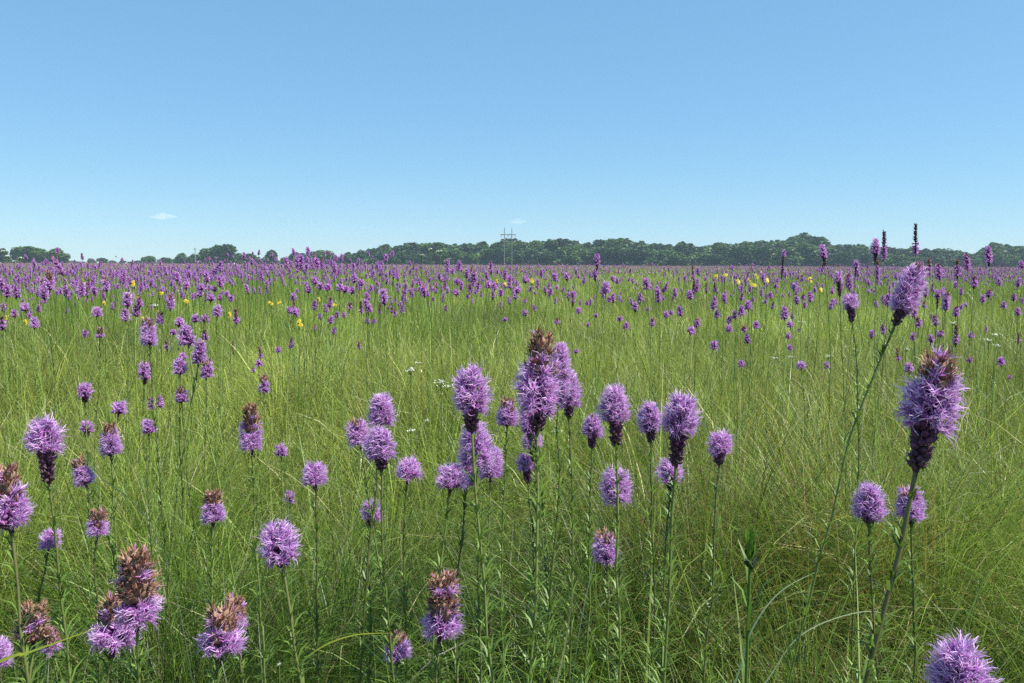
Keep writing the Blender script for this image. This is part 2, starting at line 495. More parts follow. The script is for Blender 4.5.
def blazing_star(e, idx, label, group):
    """e: dict with base/tip pixels, width px, brown and bud share, depth scale"""
    r = np.random.default_rng(500 + idx)
    w = e['w']; Wm = e.get('W', 0.043 if w >= 13 else 0.040)
    D = F * Wm / w
    B = at(e['xb'], e['yb'], D); T = at(e['xt'], e['yt'], D)
    T = T + np.array([0, r.normal(0, 0.06) * np.linalg.norm(T - B), 0])
    R = Wm / 2 * 1.05
    if np.linalg.norm(T - B) < 0.7 * R: T = B + norm(T - B) * 0.7 * R
    sl = e.get('s', 0.35 * (e['xb'] - e['xt']) / max(e['yb'] - e['yt'], 4) + r.normal(0, 0.05))
    foot = np.array([B[0] + sl * B[2], B[1] + r.normal(0, 0.03), 0.0])
    ax = norm(T - B)
    lod = 0 if w >= 19 else (1 if w >= 10 else 2)
    core, parts = spike_parts(B - foot, T - foot, R, e['br'], e['bu'], lod, r, tint=e.get('tint', 1.0), pink=r.random(), dark=e.get('dark', False))
    root = thing('blazing_star', label, 'wildflower', foot, group)
    # stem
    P = stem_curve(B - foot, ax, np.zeros(3), 22)
    wob = np.cumsum(r.normal(0, 0.0022, (22, 3)), axis=0); wob -= np.linspace(0, 1, 22)[:, None] * wob[-1]; wob[:, 2] = 0; P = P + wob
    sm = MB()
    sr = 0.0016 * (0.85 + 0.3 * r.random()) * (1 if w > 12 else 1.1)
    n = len(P); tt = np.linspace(0, 1, n)
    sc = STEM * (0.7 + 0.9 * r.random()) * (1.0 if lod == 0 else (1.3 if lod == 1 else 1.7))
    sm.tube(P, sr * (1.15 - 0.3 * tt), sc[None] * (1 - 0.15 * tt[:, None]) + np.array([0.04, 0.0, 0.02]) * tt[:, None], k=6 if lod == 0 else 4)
    sm.build('stem', M_STEM, root, smooth=True)
    # narrow leaves all the way up, shorter towards the head
    nl = {0: 210, 1: 80, 2: 22}[lod]
    k = r.random(nl) ** 0.65
    Pi = np.stack([np.interp(k, tt, P[:, q]) for q in range(3)], 1)
    ll = (0.018 + 0.085 * (1 - k) ** 1.4) * (.6 + .8 * r.random(nl))
    if lod == 2: ll *= 0.8
    phi = r.random(nl) * 2 * PI
    rad = np.stack([np.cos(phi), np.sin(phi), np.zeros(nl)], 1)
    d0 = norm(rad * 0.55 + np.array([0, 0, 1.0]) * 0.85)
    d1 = norm(rad * 1.0 + np.array([0, 0, 0.35]))
    Q = np.stack([Pi, Pi + d0 * (ll * 0.5)[:, None], Pi + d0 * (ll * 0.5)[:, None] + d1 * (ll * 0.5)[:, None]], 1)
    sd = np.cross(rad, [0, 0, 1.0])
    lf = MB()
    lf.ribbons(Q, sd, (0.0012 if lod < 2 else 0.0016) * np.array([0.9, 1.0, 0.15])[None] * np.ones((nl, 1)), (np.array([0.115, 0.195, 0.03]) * (0.6 + 0.7 * r.random((nl, 1)))))
    lf.build('foliage', M_LEAF, root)
    if lod < 2:
        sp = core.build('flower_spike', M_SCALE, root)
        for nm, mt in (('open_florets', M_PETAL), ('spent_florets', M_SPENT), ('bud_scales', M_SCALE)):
            if nm in parts: parts[nm].build(nm, mt, sp)
    else:
        for nm in parts: merge(core, parts[nm])
        core.build('flower_spike', M_PETAL, root)
    return root


# the flowers one can point at: xb yb (foot of the head), xt yt (its tip), width, brown share, bud share
H = []


def hero(xb, yb, xt, yt, w, br, bu, label, **k):
    H.append(dict(xb=xb, yb=yb, xt=xt, yt=yt, w=w, br=br, bu=bu, label=label, **k))


hero(12, 532, 2, 462, 46, .4, .1, 'thick brown-topped blazing star cut by the left edge, below the two-lobed purple one')
hero(49, 483, 45, 417, 40, 0, .45, 'bright purple two-lobed blazing star above a dark budded tail, near left edge', W=.046)
hero(111, 457, 109, 422, 23, .3, .1, 'egg-shaped lilac blazing star with small brown cap, right of the two-lobed purple one')
hero(87, 488, 75, 458, 23, .42, .05, 'left-leaning lilac and brown blazing star just below the two-lobed purple one')
hero(97, 539, 97, 508, 25, .45, 0, 'small upright brown-topped blazing star over the two big brown heads at lower left')
hero(48, 552, 51, 530, 22, .15, .05, 'small mottled purple blazing star alone in the grass above the sparse reddish-brown head')
hero(213, 526, 212, 489, 28, .45, .03, 'upright blazing star with brown top and lilac skirt above the paired heads, lower left')
hero(252, 454, 251, 402, 26, .42, 0, 'long slim blazing star, brown upper half, pale lilac lower half, straight dark stem')
hero(264, 394, 263, 373, 15, .4, .1, 'small dark purple blazing star just above the long slim brown-topped one')
hero(281, 457, 281, 443, 15, .2, .1, 'tiny reddish purple blazing star right of the long slim brown-topped one')
hero(289, 504, 289, 491, 13, .2, .1, 'tiny dull purple blazing star low in grass, left of the round lilac one')
hero(316, 489, 315, 463, 28, .2, .05, 'round lilac blazing star alone in open grass left of the cluster of three')
hero(283, 567, 275, 524, 43, .12, .15, 'large ragged lilac blazing star tilting left on a pale leafy stem, left of centre')
hero(219, 662, 223, 606, 52, .45, 0, 'large brown-centred blazing star with lilac fringe, bottom left, with another peeping behind', W=.05)
hero(238, 632, 236, 594, 28, .6, 0, 'small brown head peeping over the right shoulder of a larger brown and lilac blazing star', W=.034)
hero(137, 630, 136, 546, 52, .62, 0, 'tallest brown seed-topped blazing star at lower left with a lilac collar', W=.045)
hero(112, 656, 118, 594, 54, .5, 0, 'shaded blazing star tucked behind and below the tall brown seed-topped one', W=.052)
hero(33, 650, 35, 600, 42, .85, 0, 'sparse reddish-brown faded blazing star near the lower left corner')
hero(52, 655, 49, 627, 24, .65, 0, 'small faded blazing star touching the right side of the sparse reddish-brown one')
hero(-4, 672, -5, 638, 32, 0, 0, 'lilac blazing star mostly cut off at the lower left corner')
hero(439, 642, 443, 571, 47, .6, 0, 'big blazing star with brown seed top and violet skirt at bottom centre-left')
hero(397, 665, 396, 633, 33, .45, .05, 'small pinkish-brown blazing star low at the bottom, left of the big brown-topped one')
hero(371, 529, 371, 500, 26, .1, .3, 'dark shaded violet blazing star below the cluster of three')
hero(380, 428, 381, 394, 28, .05, .12, 'topmost lilac blazing star of the cluster of three left of centre')
hero(361, 449, 356, 419, 27, .3, .05, 'leftmost blazing star of the cluster of three left of centre, with brownish crown', W=.044)
hero(382, 470, 381, 427, 36, .1, .25, 'largest and lowest blazing star of the cluster of three, with dark buds beneath')
hero(407, 484, 408, 460, 29, .1, .05, 'flattened round lilac blazing star just right of and below the cluster of three')
hero(472, 432, 468, 367, 42, 0, .3, 'full lilac blazing star with wispy tip and dark neck, left of the tallest spike', s=.12)
hero(476, 468, 474, 421, 36, .08, .08, 'lilac blazing star behind the pale stem of the wispy-tipped one', W=.046)
hero(490, 482, 492, 448, 27, .12, .05, 'lilac blazing star leaning out right of the pale thick stem', W=.042)
hero(449, 494, 452, 466, 34, .15, .03, 'round lilac blazing star at the lower left of the central group')
hero(466, 490, 468, 459, 24, .3, .03, 'small pinkish blazing star touching the round one at lower left of central group', W=.038)
hero(507, 428, 508, 397, 25, .4, .1, 'small blazing star with tan bristly crown between the wispy-tipped one and the tallest spike')
hero(531, 440, 527, 407, 24, 0, .25, 'small violet blazing star close under the left of the tallest spike', W=.04)
hero(537, 432, 544, 330, 50, .34, .16, 'tallest and thickest blazing star of the central group, pinkish-brown crown and dark neck', W=.046, s=.02)
hero(558, 398, 560, 342, 24, 0, .0, 'slim pink-purple shoulder of blazing star pressed to the right of the tallest spike', W=.034)
hero(569, 417, 568, 370, 30, .05, .22, 'lilac blazing star with dark base right behind the tallest spike', W=.046)
hero(528, 483, 527, 455, 24, 0, .38, 'small round lilac blazing star with dark cup below the tallest spike')
hero(535, 462, 532, 430, 26, 0, .4, 'half hidden pale blazing star behind the stem of the tallest spike', W=.046)
hero(592, 448, 592, 415, 25, .08, .35, 'small lilac blazing star with dark cup just left of the dome-shaped one')
hero(616, 446, 615, 386, 36, 0, .36, 'dome-shaped lilac blazing star on a long dark scaly neck, right of centre')
hero(651, 442, 649, 402, 28, .05, .3, 'lilac blazing star just left of the wide one with a long dark neck', W=.045)
hero(676, 466, 680, 393, 43, .03, .42, 'wide fluffy blazing star with poking brown tip and long dark scaly neck', W=.044)
hero(671, 490, 671, 461, 31, 0, .3, 'lilac blazing star split by the stem of the wide long-necked one', W=.044)
hero(617, 506, 616, 470, 34, 0, .12, 'lilac blazing star split by the stem of the dome-shaped one', W=.046)
hero(719, 465, 720, 433, 31, .06, .3, 'round lilac blazing star standing alone right of the wide long-necked one')
hero(607, 563, 606, 531, 33, .38, .08, 'lilac blazing star with brown tuft standing alone low in the grass right of centre')
hero(869, 524, 869, 484, 34, .08, .15, 'compact purple blazing star left of the stem of the huge purple spike')
hero(911, 524, 909, 487, 32, .25, .05, 'ragged purple blazing star directly below the huge purple spike, half behind its stem')
hero(916, 470, 942, 350, 64, .22, .33, 'huge purple spike leaning right with pinkish crown and long dark neck', s=-.27)
hero(895, 325, 918, 264, 31, .12, .22, 'tilted dark-tipped purple spike on a long slanting stem, above the huge spike', s=-.20, W=.042)
hero(962, 714, 955, 643, 63, .05, .0, 'lilac blazing star seen from above at the lower right corner')
hero(852, 322, 851, 294, 20, 0, .42, 'bright purple mop-headed blazing star on a dark neck, left of the tilted spike')
hero(85, 403, 85, 382, 17, .08, .25, 'small round purple blazing star on a dark cup, high above the two-lobed one')
hero(87, 437, 87, 420, 16, 0, .3, 'small round purple blazing star just right of the two-lobed one')
hero(118, 417, 119, 402, 17, 0, .05, 'flat bright lilac blazing star between two small round heads at left')
hero(149, 436, 149, 419, 17, .12, .05, 'small purple blazing star right of the egg-shaped brown-capped one')
hero(145, 384, 144, 361, 15, .1, .2, 'oval violet blazing star above the pair of pale small heads at left')
hero(180, 377, 180, 358, 16, .1, .05, 'round purple blazing star under the slanted cluster at left')
hero(182, 405, 181, 386, 16, .3, .05, 'brown-capped purple blazing star, lowest in the column under the slanted cluster at left')
hero(150, 348, 147, 317, 19, .35, .05, 'sturdy blazing star with dark brown top left of the slanted cluster at left')
hero(189, 348, 184, 325, 18, 0, 0, 'bright purple blazing star tilting left at the top of the slanted cluster at left')
hero(198, 366, 202, 339, 16, .1, 0, 'pinkish purple blazing star in the middle of the slanted cluster at left')
hero(206, 380, 207, 359, 16, .25, .05, 'lowest purple blazing star of the slanted cluster at left')

# smaller ones further off: x, y (centre), w, h, brown, buds
MID = [
    (151, 403, 8, 14, .2, 0), (159, 402, 9, 14, .1, 0), (205, 335, 9, 14, .4, 0), (179, 323, 11, 10, 0, 0), (173, 333, 8, 7, 0, 0), (183, 357, 9, 8, 0, 0),
    (2, 285, 8, 14, .1, .1), (7, 291, 9, 14, .1, .1), (16, 292, 9, 14, .1, .1), (44, 289, 11, 23, .15, .1), (50, 281, 12, 22, .35, 0), (38, 293, 6, 8, 0, .2),
    (81, 289, 10, 16, .2, .1), (87, 290, 6, 18, .5, .2), (94, 291, 7, 9, 0, 0), (106, 284, 10, 18, .3, 0), (3, 307, 7, 9, 0, .2), (15, 314, 8, 9, .1, 0),
    (25, 308, 11, 10, .1, 0), (34, 323, 10, 12, .1, .1), (2, 323, 9, 16, .3, .1), (29, 316, 7, 6, 0, 0), (97, 312, 11, 10, 0, .1), (125, 315, 11, 14, .2, .1),
    (127, 300, 12, 17, .2, 0), (124, 277, 6, 14, 0, .1), (136, 311, 9, 14, .2, 0), (139, 302, 9, 13, .3, 0), (171, 302, 10, 18, .35, .05), (160, 318, 10, 15, .35, .05),
    (217, 311, 11, 12, .15, .1), (236, 316, 9, 18, .45, .05), (195, 319, 9, 10, .1, 0), (205, 319, 9, 10, .1, 0), (220, 282, 7, 11, 0, .1), (206, 277, 8, 12, 0, .1),
    (177, 277, 8, 10, 0, 0), (211, 299, 9, 8, 0, 0), (220, 298, 6, 7, 0, 0), (231, 298, 8, 7, 0, .1), (201, 288, 9, 8, 0, 0), (200, 294, 8, 8, 0, 0), (189, 274, 6, 8, 0, 0),
    (141, 287, 6, 9, .1, .1), (183, 272, 4, 16, .8, .1), (227, 294, 6, 6, 0, 0), (214, 289, 7, 7, 0, 0), (186, 286, 8, 9, .1, 0), (85, 333, 7, 9, .2, .1), (100, 333, 10, 13, .45, 0),
    (167, 345, 7, 13, .5, 0), (233, 347, 5, 15, .6, .3), (260, 352, 6, 14, .6, 0), (259, 364, 8, 8, 0, 0), (253, 370, 6, 7, .3, 0), (291, 343, 6, 13, .4, 0), (278, 350, 7, 7, .2, 0),
    (294, 312, 9, 8, 0, 0), (293, 297, 7, 9, 0, 0), (289, 310, 6, 8, .1, 0), (294, 306, 6, 13, .6, 0), (297, 313, 6, 9, 0, 0), (308, 290, 8, 9, 0, 0), (315, 305, 7, 12, .2, 0),
    (320, 316, 5, 8, .2, 0), (315, 330, 6, 14, .2, .5), (292, 342, 6, 10, .5, 0), (326, 308, 6, 9, .1, .1), (330, 302, 7, 13, .3, 0), (331, 320, 7, 9, .2, 0), (334, 331, 6, 8, 0, 0),
    (337, 315, 6, 7, 0, 0), (344, 315, 5, 7, .2, 0), (350, 306, 7, 10, .4, 0), (361, 307, 6, 14, .5, 0), (366, 304, 7, 10, .1, 0), (369, 309, 7, 9, 0, 0), (380, 308, 6, 13, .6, 0),
    (384, 297, 10, 17, .05, .15), (367, 321, 6, 7, 0, 0), (374, 321, 5, 7, .3, 0), (392, 309, 5, 9, .5, 0), (395, 313, 5, 9, .3, 0), (402, 309, 6, 9, .2, 0), (352, 291, 7, 8, 0, 0),
    (345, 290, 9, 8, 0, 0), (340, 288, 9, 9, 0, 0), (315, 281, 8, 9, 0, 0), (320, 287, 8, 8, 0, 0), (328, 288, 8, 8, 0, 0), (354, 279, 8, 9, 0, 0), (361, 283, 7, 8, 0, 0),
    (301, 262, 7, 15, 0, .1), (297, 262, 6, 14, 0, .1), (286, 263, 6, 13, 0, .1), (317, 263, 7, 11, 0, 0), (386, 258, 6, 8, 0, 0), (359, 345, 6, 9, .5, 0), (367, 296, 6, 8, 0, 0),
    (424, 291, 8, 14, .1, .15), (447, 266, 6, 13, .2, .1), (459, 266, 6, 11, 0, .1), (474, 276, 9, 14, .2, .1), (491, 268, 6, 15, .1, .15), (457, 282, 8, 8, .1, 0), (456, 293, 8, 8, .2, 0),
    (470, 288, 7, 12, .4, 0), (468, 296, 6, 7, .4, 0), (478, 287, 6, 12, .3, 0), (488, 285, 7, 9, 0, 0), (494, 287, 7, 9, .1, 0), (493, 295, 6, 10, 0, .2), (501, 293, 7, 8, .1, 0),
    (510, 279, 6, 9, 0, 0), (505, 275, 5, 11, 0, 0), (510, 286, 6, 7, 0, 0), (517, 291, 9, 8, 0, 0), (515, 297, 7, 7, 0, 0), (525, 280, 8, 9, .1, 0), (555, 277, 7, 8, 0, .1), (567, 277, 7, 9, 0, .2),
    (525, 301, 6, 6, .3, 0), (525, 313, 7, 7, 0, .1), (446, 308, 5, 7, .4, 0), (505, 320, 6, 5, 0, 0), (557, 321, 7, 9, .4, 0), (545, 291, 5, 9, 0, .3), (551, 291, 5, 8, 0, 0),
    (568, 296, 6, 10, 0, .2), (573, 295, 6, 8, 0, 0), (573, 303, 6, 9, 0, .4), (579, 311, 7, 8, .2, 0), (587, 303, 5, 7, .3, 0), (596, 316, 6, 5, 0, 0),
    (597, 262, 8, 18, .05, .3), (595, 275, 8, 12, 0, .2), (606, 288, 11, 13, 0, .1), (613, 298, 7, 11, .1, .2), (609, 300, 6, 7, 0, 0), (602, 292, 6, 6, 0, 0), (646, 284, 9, 13, 0, .1),
    (640, 298, 7, 13, .2, .2), (658, 296, 8, 15, .05, .1), (635, 307, 8, 11, .1, .2), (648, 309, 5, 6, .2, 0), (620, 319, 8, 7, .4, 0), (626, 326, 7, 8, 0, .1), (652, 322, 8, 11, .45, 0),
    (666, 315, 7, 8, .2, 0), (671, 313, 5, 5, 0, 0), (680, 311, 8, 12, .1, .1), (675, 292, 6, 10, .1, .1), (690, 295, 8, 10, 0, .1), (694, 287, 6, 15, .5, 0), (697, 288, 6, 9, 0, .1),
    (706, 288, 5, 12, .4, .2), (714, 303, 8, 15, .1, .1), (717, 314, 7, 10, .1, 0), (697, 323, 8, 12, .3, 0), (691, 331, 9, 9, 0, 0), (714, 345, 9, 10, .1, .1), (729, 320, 7, 9, .1, 0),
    (729, 329, 8, 9, 0, 0), (735, 315, 7, 10, .1, 0), (741, 311, 8, 12, .1, 0), (748, 306, 9, 11, .1, 0), (742, 296, 6, 10, .5, .1), (724, 298, 6, 9, 0, 0), (756, 325, 8, 8, .1, .1),
    (744, 329, 8, 9, .4, 0), (747, 339, 8, 10, .1, .1), (741, 364, 8, 8, .1, .1), (784, 313, 9, 16, .1, 0), (790, 325, 8, 8, 0, 0), (788, 336, 8, 7, 0, .1), (790, 348, 6, 7, .1, 0),
    (801, 366, 10, 9, .2, 0), (827, 365, 8, 8, .2, .1), (797, 300, 7, 9, 0, .1), (810, 297, 6, 12, 0, .1), (803, 297, 6, 8, .3, 0), (794, 287, 7, 8, 0, 0), (715, 287, 5, 11, .5, .1),
    (693, 273, 5, 18, .5, .2), (588, 325, 5, 5, 0, 0), (576, 352, 7, 6, .2, 0), (656, 269, 5, 10, 0, .2),
    (877, 269, 7, 20, .3, .1), (872, 334, 7, 9, 0, .2), (883, 329, 7, 12, .3, .1), (883, 300, 6, 10, 0, 0), (888, 300, 9, 15, .1, 0), (914, 311, 8, 15, .2, .1), (918, 322, 9, 13, .3, 0),
    (935, 320, 8, 13, .2, .1), (913, 337, 7, 9, .1, 0), (931, 340, 8, 12, .1, .3), (941, 334, 9, 9, .3, 0), (956, 311, 8, 13, .3, .1), (956, 335, 8, 24, .45, .1), (937, 299, 9, 20, .05, .5),
    (946, 301, 10, 21, .15, .1), (939, 271, 9, 19, .2, .1), (957, 269, 8, 22, .3, .15), (967, 262, 8, 19, .2, .05), (974, 282, 9, 15, .3, .15), (989, 256, 9, 21, .05, .15),
    (989, 293, 8, 10, .3, .1), (999, 282, 6, 8, 0, .1), (1014, 297, 6, 9, .2, .1), (1018, 283, 6, 10, 0, 0), (1018, 312, 7, 10, .2, 0), (1018, 338, 6, 13, .5, .2), (1004, 305, 7, 9, .3, 0),
    (983, 299, 7, 9, .1, 0), (971, 336, 7, 7, 0, 0), (898, 354, 6, 15, .6, 0), (862, 279, 5, 20, .4, .4), (856, 268, 8, 17, .05, .45), (849, 282, 8, 19, .2, .1), (839, 284, 12, 26, 0, .5),
    (926, 291, 7, 13, .2, .1), (929, 266, 6, 18, .4, .2), (782, 264, 8, 30, 0, .7), (824, 255, 10, 22, .0, .35), (876, 251, 11, 27, .0, .35), (884, 245, 8, 31, .5, 0), (915, 239, 8, 34, .55, 0),
    (909, 368, 11, 12, .2, 0), (1001, 362, 9, 10, .1, .05), (1010, 378, 6, 6, .2, 0), (970, 360, 7, 8, .3, 0), (714, 345, 6, 6, 0, 0), (58, 266, 8, 21, .1, .1), (217, 268, 6, 14, 0, 0),
    (158, 259, 5, 8, 0, 0), (1022, 265, 6, 9, 0, 0), (334, 267, 6, 11, 0, .1), (733, 298, 5, 22, .7, .2),
]
LEAN = {(58, 266): (-5, 0), (217, 268): (5, 0), (733, 298): (4, 0), (742, 296): (2, 0)}
TITLES = [(0, 70, 'under the left tree clump'), (70, 145, 'under the low far bushes'), (145, 245, 'under the flat tree dome'), (245, 330, 'under three round trees'),
          (330, 415, 'where the wood begins'), (415, 535, 'under the power pole'), (535, 630, 'near the tall lone pair'), (630, 720, 'left of yellow flowers'),
          (720, 830, 'under the highest trees'), (830, 925, 'around the tilted spike'), (925, 1030, 'at the right edge')]
ORD = ['first', 'second', 'third', 'fourth', 'fifth', 'sixth', 'seventh', 'eighth', 'ninth', 'tenth', 'eleventh', 'twelfth', 'thirteenth', 'fourteenth', 'fifteenth', 'sixteenth', 'seventeenth', 'eighteenth', 'nineteenth', 'twentieth', 'twenty-first', 'twenty-second', 'twenty-third', 'twenty-fourth', 'twenty-fifth', 'twenty-sixth', 'twenty-seventh', 'twenty-eighth', 'twenty-ninth', 'thirtieth', 'thirty-first', 'thirty-second', 'thirty-third', 'thirty-fourth', 'thirty-fifth']


def look(m):
    x, y, w, h, br, bu = m
    a = 'long ' if h > 1.7 * w else ('round ' if h < 1.15 * w else 'oval ')
    if br > .35: c = 'brown-topped'
    elif bu > .28: c = 'dark-necked'
    else: c = 'purple'
    return a + c


LIMIT = 298
MID = sorted(dict.fromkeys(MID), key=lambda m: -m[2])[:LIMIT - len(H)]
gidx = 0
for (x0, x1, title) in TITLES:
    sel = [m for m in MID if x0 <= m[0] < x1]
    bands = {}
    for m in sel:
        row = 'on skyline' if m[1] < 274 else ('in flower band' if m[1] < 300 else 'below band')
        bands.setdefault((row, look(m)), []).append(m)
    for (row, lk), ms in bands.items():
        ms.sort(key=lambda m: m[0])
        for j, m in enumerate(ms):
            if len(ms) == 1: lab = f'only {lk} star {row}, {title}'
            else: lab = f'{ORD[j]} {lk} star from left {row}, {title}'
            x, y, w, h, br, bu = m
            lx, _ = LEAN.get((x, y), (0, 0))
            lx += random.uniform(-1, 1)
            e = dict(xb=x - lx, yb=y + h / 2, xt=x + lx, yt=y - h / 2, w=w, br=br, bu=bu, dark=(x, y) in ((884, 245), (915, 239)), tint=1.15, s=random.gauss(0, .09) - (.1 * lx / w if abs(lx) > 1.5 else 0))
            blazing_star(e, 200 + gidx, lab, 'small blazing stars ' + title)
            gidx += 1
for i, e in enumerate(H):
    e.setdefault('tint', 1.0)
    blazing_star(e, i, e['label'], 'large blazing stars in the foreground')


# the flowers past counting, further off
def distant_stars():
    b = MB()
    # small lumpy spikes for 7-34 m
    tmpl = []
    for s in range(10):
        r = np.random.default_rng(40 + s)
        q = r.random()
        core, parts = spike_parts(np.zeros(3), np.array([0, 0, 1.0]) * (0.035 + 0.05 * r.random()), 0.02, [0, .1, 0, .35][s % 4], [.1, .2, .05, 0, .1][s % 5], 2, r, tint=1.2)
        for nm in parts: merge(core, parts[nm])
        tmpl.append((np.concatenate(core.v), np.concatenate(core.f4), np.concatenate(core.c)))

    def patch(x, y):
        a = vnoise(x, y, 3.2, 21) * 0.65 + vnoise(x, y, 1.1, 22) * 0.35
        return np.clip((a - 0.36) * 3.2, 0.0, 1)

    xa, ya = scatter(17000, 6.8, 34, 1.5)
    xb, yb = scatter(2600, 6.2, 15, 1.5)
    x, y = np.concatenate([xa, xb]), np.concatenate([ya, yb]); n = len(x)
    left = 0.6 + 0.65 * (x / y < -0.08) + 0.5 * (x / y > 0.42)
    keep = rng.random(n) < patch(x, y) * np.clip((y - 4) / 7, 0.15, 1) * left
    x, y = x[keep], y[keep]
    z = np.clip(rng.normal(1.08, 0.12, len(x)), 0.75, 1.5)
    z += 0.16 * np.exp(-(((x / y + 0.26) / 0.10) ** 2)) * (y < 20)
    z = np.minimum(z, CAM_H + 0.011 * y)
    which = rng.integers(0, len(tmpl), len(x))
    for k, (v, f, c) in enumerate(tmpl):
        i = np.where(which == k)[0]
        if not len(i): continue
        a = rng.random(len(i)) * 2 * PI; sc = 0.8 + 0.5 * rng.random(len(i))
        lx = rng.normal(0, .12, len(i)); ly = rng.normal(0, .12, len(i))
        V = v[None] * sc[:, None, None]
        X = V[..., 0] * np.cos(a)[:, None] - V[..., 1] * np.sin(a)[:, None] + V[..., 2] * lx[:, None] + x[i][:, None]
        Y = V[..., 0] * np.sin(a)[:, None] + V[..., 1] * np.cos(a)[:, None] + V[..., 2] * ly[:, None] + y[i][:, None]
        Z = V[..., 2] + z[i][:, None]
        FF = f[None] + (np.arange(len(i)) * len(v))[:, None, None]
        b.add(np.stack([X, Y, Z], -1).reshape(-1, 3), f4=FF.reshape(-1, 4), c=np.tile(c, (len(i), 1)))
    # their stems
    m = len(x)
    P = np.stack([np.stack([x + rng.normal(0, .13, m), y, 0 * x], -1), np.stack([x, y, z + 0.01], -1)], 1)
    sa_ = rng.random(m) * PI
    b.ribbons(P, np.stack([np.cos(sa_), np.sin(sa_), 0 * sa_], 1), 0.0024 * np.ones((m, 2)), np.tile(STEM * 1.9, (m, 1)) * (.7 + .7 * rng.random((m, 1))))
    # further: lozenges, six faces each way
    for (d0, d1, n, R, hh) in ((30, 80, 15000, 0.020, 0.08), (80, 180, 24000, 0.032, 0.11), (180, 430, 36000, 0.07, 0.16)):
        x, y = scatter(n, d0, d1, 1.5)
        if d0 < 80:
            keep = rng.random(n) < 0.25 + 0.75 * patch(x, y); x, y = x[keep], y[keep]
        n = len(x)
        z = np.clip(rng.normal(1.10, 0.14, n), 0.7, 1.7)
        a = np.arange(5) * 2 * PI / 5
        ring = np.stack([np.cos(a), np.sin(a), 0 * a], 1)
        v = np.concatenate([[[0, 0, -0.5]], ring * [1, 1, 0] + [0, 0, -.1], [[0, 0, 0.55]]])
        f = [[0, 1 + (j + 1) % 5, 1 + j] for j in range(5)] + [[6, 1 + j, 1 + (j + 1) % 5] for j in range(5)]
        s = 0.7 + 0.6 * rng.random(n)
        V = v[None] * np.stack([R * s, R * s, hh * s], -1)[:, None, :] + np.stack([x, y, z], -1)[:, None, :]
        C = np.array([0.50, 0.28, 0.50]) * (0.6 + 0.6 * rng.random((n, 1)))
        brn = rng.random(n)[:, None]
        C = np.where(brn < 0.22, SP2 * 0.75, C)
        C = np.where(brn > (0.70 if d0 < 80 else 0.55), np.array([.24, .23, .11]), C)
        CC = np.repeat(C[:, None, :], 7, 1)
        FF = np.array(f)[None] + (np.arange(n) * 7)[:, None, None]
        b.add(V.reshape(-1, 3), f3=FF.reshape(-1, 3), c=CC.reshape(-1, 3))
    o = b.build('distant_blazing_stars', M_PETAL)
    tag(o, 'countless small purple blazing stars forming the band below the horizon', 'wildflowers', kind='stuff')


distant_stars()


# ------------------------------------------------------------------ yellow and white flowers
def yellow_flower(px, py, w, label):
    r = np.random.default_rng(int(px * 7 + py))
    D = F * 0.034 / w
    c = at(px, py, D); foot = np.array([c[0] + r.normal(0, .04), c[1], 0])
    root = thing('yellow_flower', label, 'wildflower', foot, 'yellow flowers dotted through the meadow')
    B = c - foot
    P = stem_curve(B, np.array([0, 0, 1.0]), np.zeros(3), 8)
    s = MB(); s.tube(P, 0.002, STEM, k=4); s.build('stem', M_STEM, root, smooth=True)
    h = MB()
    for q in range(3):
        cc = B + r.normal(0, 0.006, 3) + np.array([0, 0, 0.008 * q - .008])
        n = 9; a = np.arange(n) * 2 * PI / n + r.random()
        tl_ = .9 + .4 * r.random(); rad = np.stack([np.cos(a), np.sin(a) * math.cos(tl_), np.sin(a) * math.sin(tl_)], 1)
        Q = np.stack([np.tile(cc, (n, 1)), cc + rad * 0.006, cc + rad * 0.011 - [0, 0, 0.003]], 1)
        h.ribbons(Q, norm(np.cross(rad, [0, -math.sin(tl_), math.cos(tl_)])), np.array([.0015, .003, .001])[None] * np.ones((n, 1)), np.tile([0.70, 0.55, 0.05], (n, 1)))
    h.build('petals', M_LEAF, root)
    d = MB(); d.blobs((B - [0, 0, .004])[None], np.array([[0, 0, 1.0]]), np.array([.012]), np.array([.005]), np.array([[.45, .28, .03]]), k=6)
    d.build('flower_centre', M_SCALE, root)


YEL = [(25, 322, 5), (6, 317, 4), (104, 303, 5), (132, 283, 6), (160, 293, 6), (187, 301, 6), (143, 318, 5), (229, 314, 5), (271, 303, 5), (299, 322, 7), (280, 303, 4),
       (318, 300, 4), (504, 285, 5), (532, 281, 6), (335, 305, 4), (717, 277, 5), (725, 274, 5), (737, 282, 6), (749, 280, 4), (753, 285, 6), (767, 281, 5), (810, 279, 5), (820, 289, 5), (497, 281, 4), (757, 276, 4)]
YEL_LAB = ['yellow flower under the trees at the left edge', 'tiny yellow flower at the left edge of the field', 'yellow flower left of the sturdy brown-topped star', 'orange-yellow flower high in the purple band at left',
           'yellow flower right of the orange-yellow one at left', 'brightest yellow flower in the left part of the band', 'yellow flower beside the sturdy brown-topped star', 'yellow flower left of a brown-topped head at left',
           'pale yellow flower beneath the round trees at left', 'largest yellow flower alone in the green left of centre', 'faint yellow dot beneath the round trees at left', 'faint yellow dot inside the thick purple band',
           'yellow flower below the power pole', 'yellow flower right of the power pole', 'faint yellow dot near the start of the long wood', 'leftmost yellow flower of the patch before the highest trees',
           'highest yellow flower of the patch before the highest trees', 'big yellow flower in the patch before the highest trees', 'small yellow flower in the middle of the patch before the highest trees',
           'lowest yellow flower of the patch before the highest trees', 'rightmost pale yellow flower of the patch before the highest trees', 'yellow flower above the dark-necked heads right of the yellow patch',
           'pale yellow flower low right of the yellow patch', 'faint yellow dot left of the power pole', 'faint yellow dot behind the patch before the highest trees']
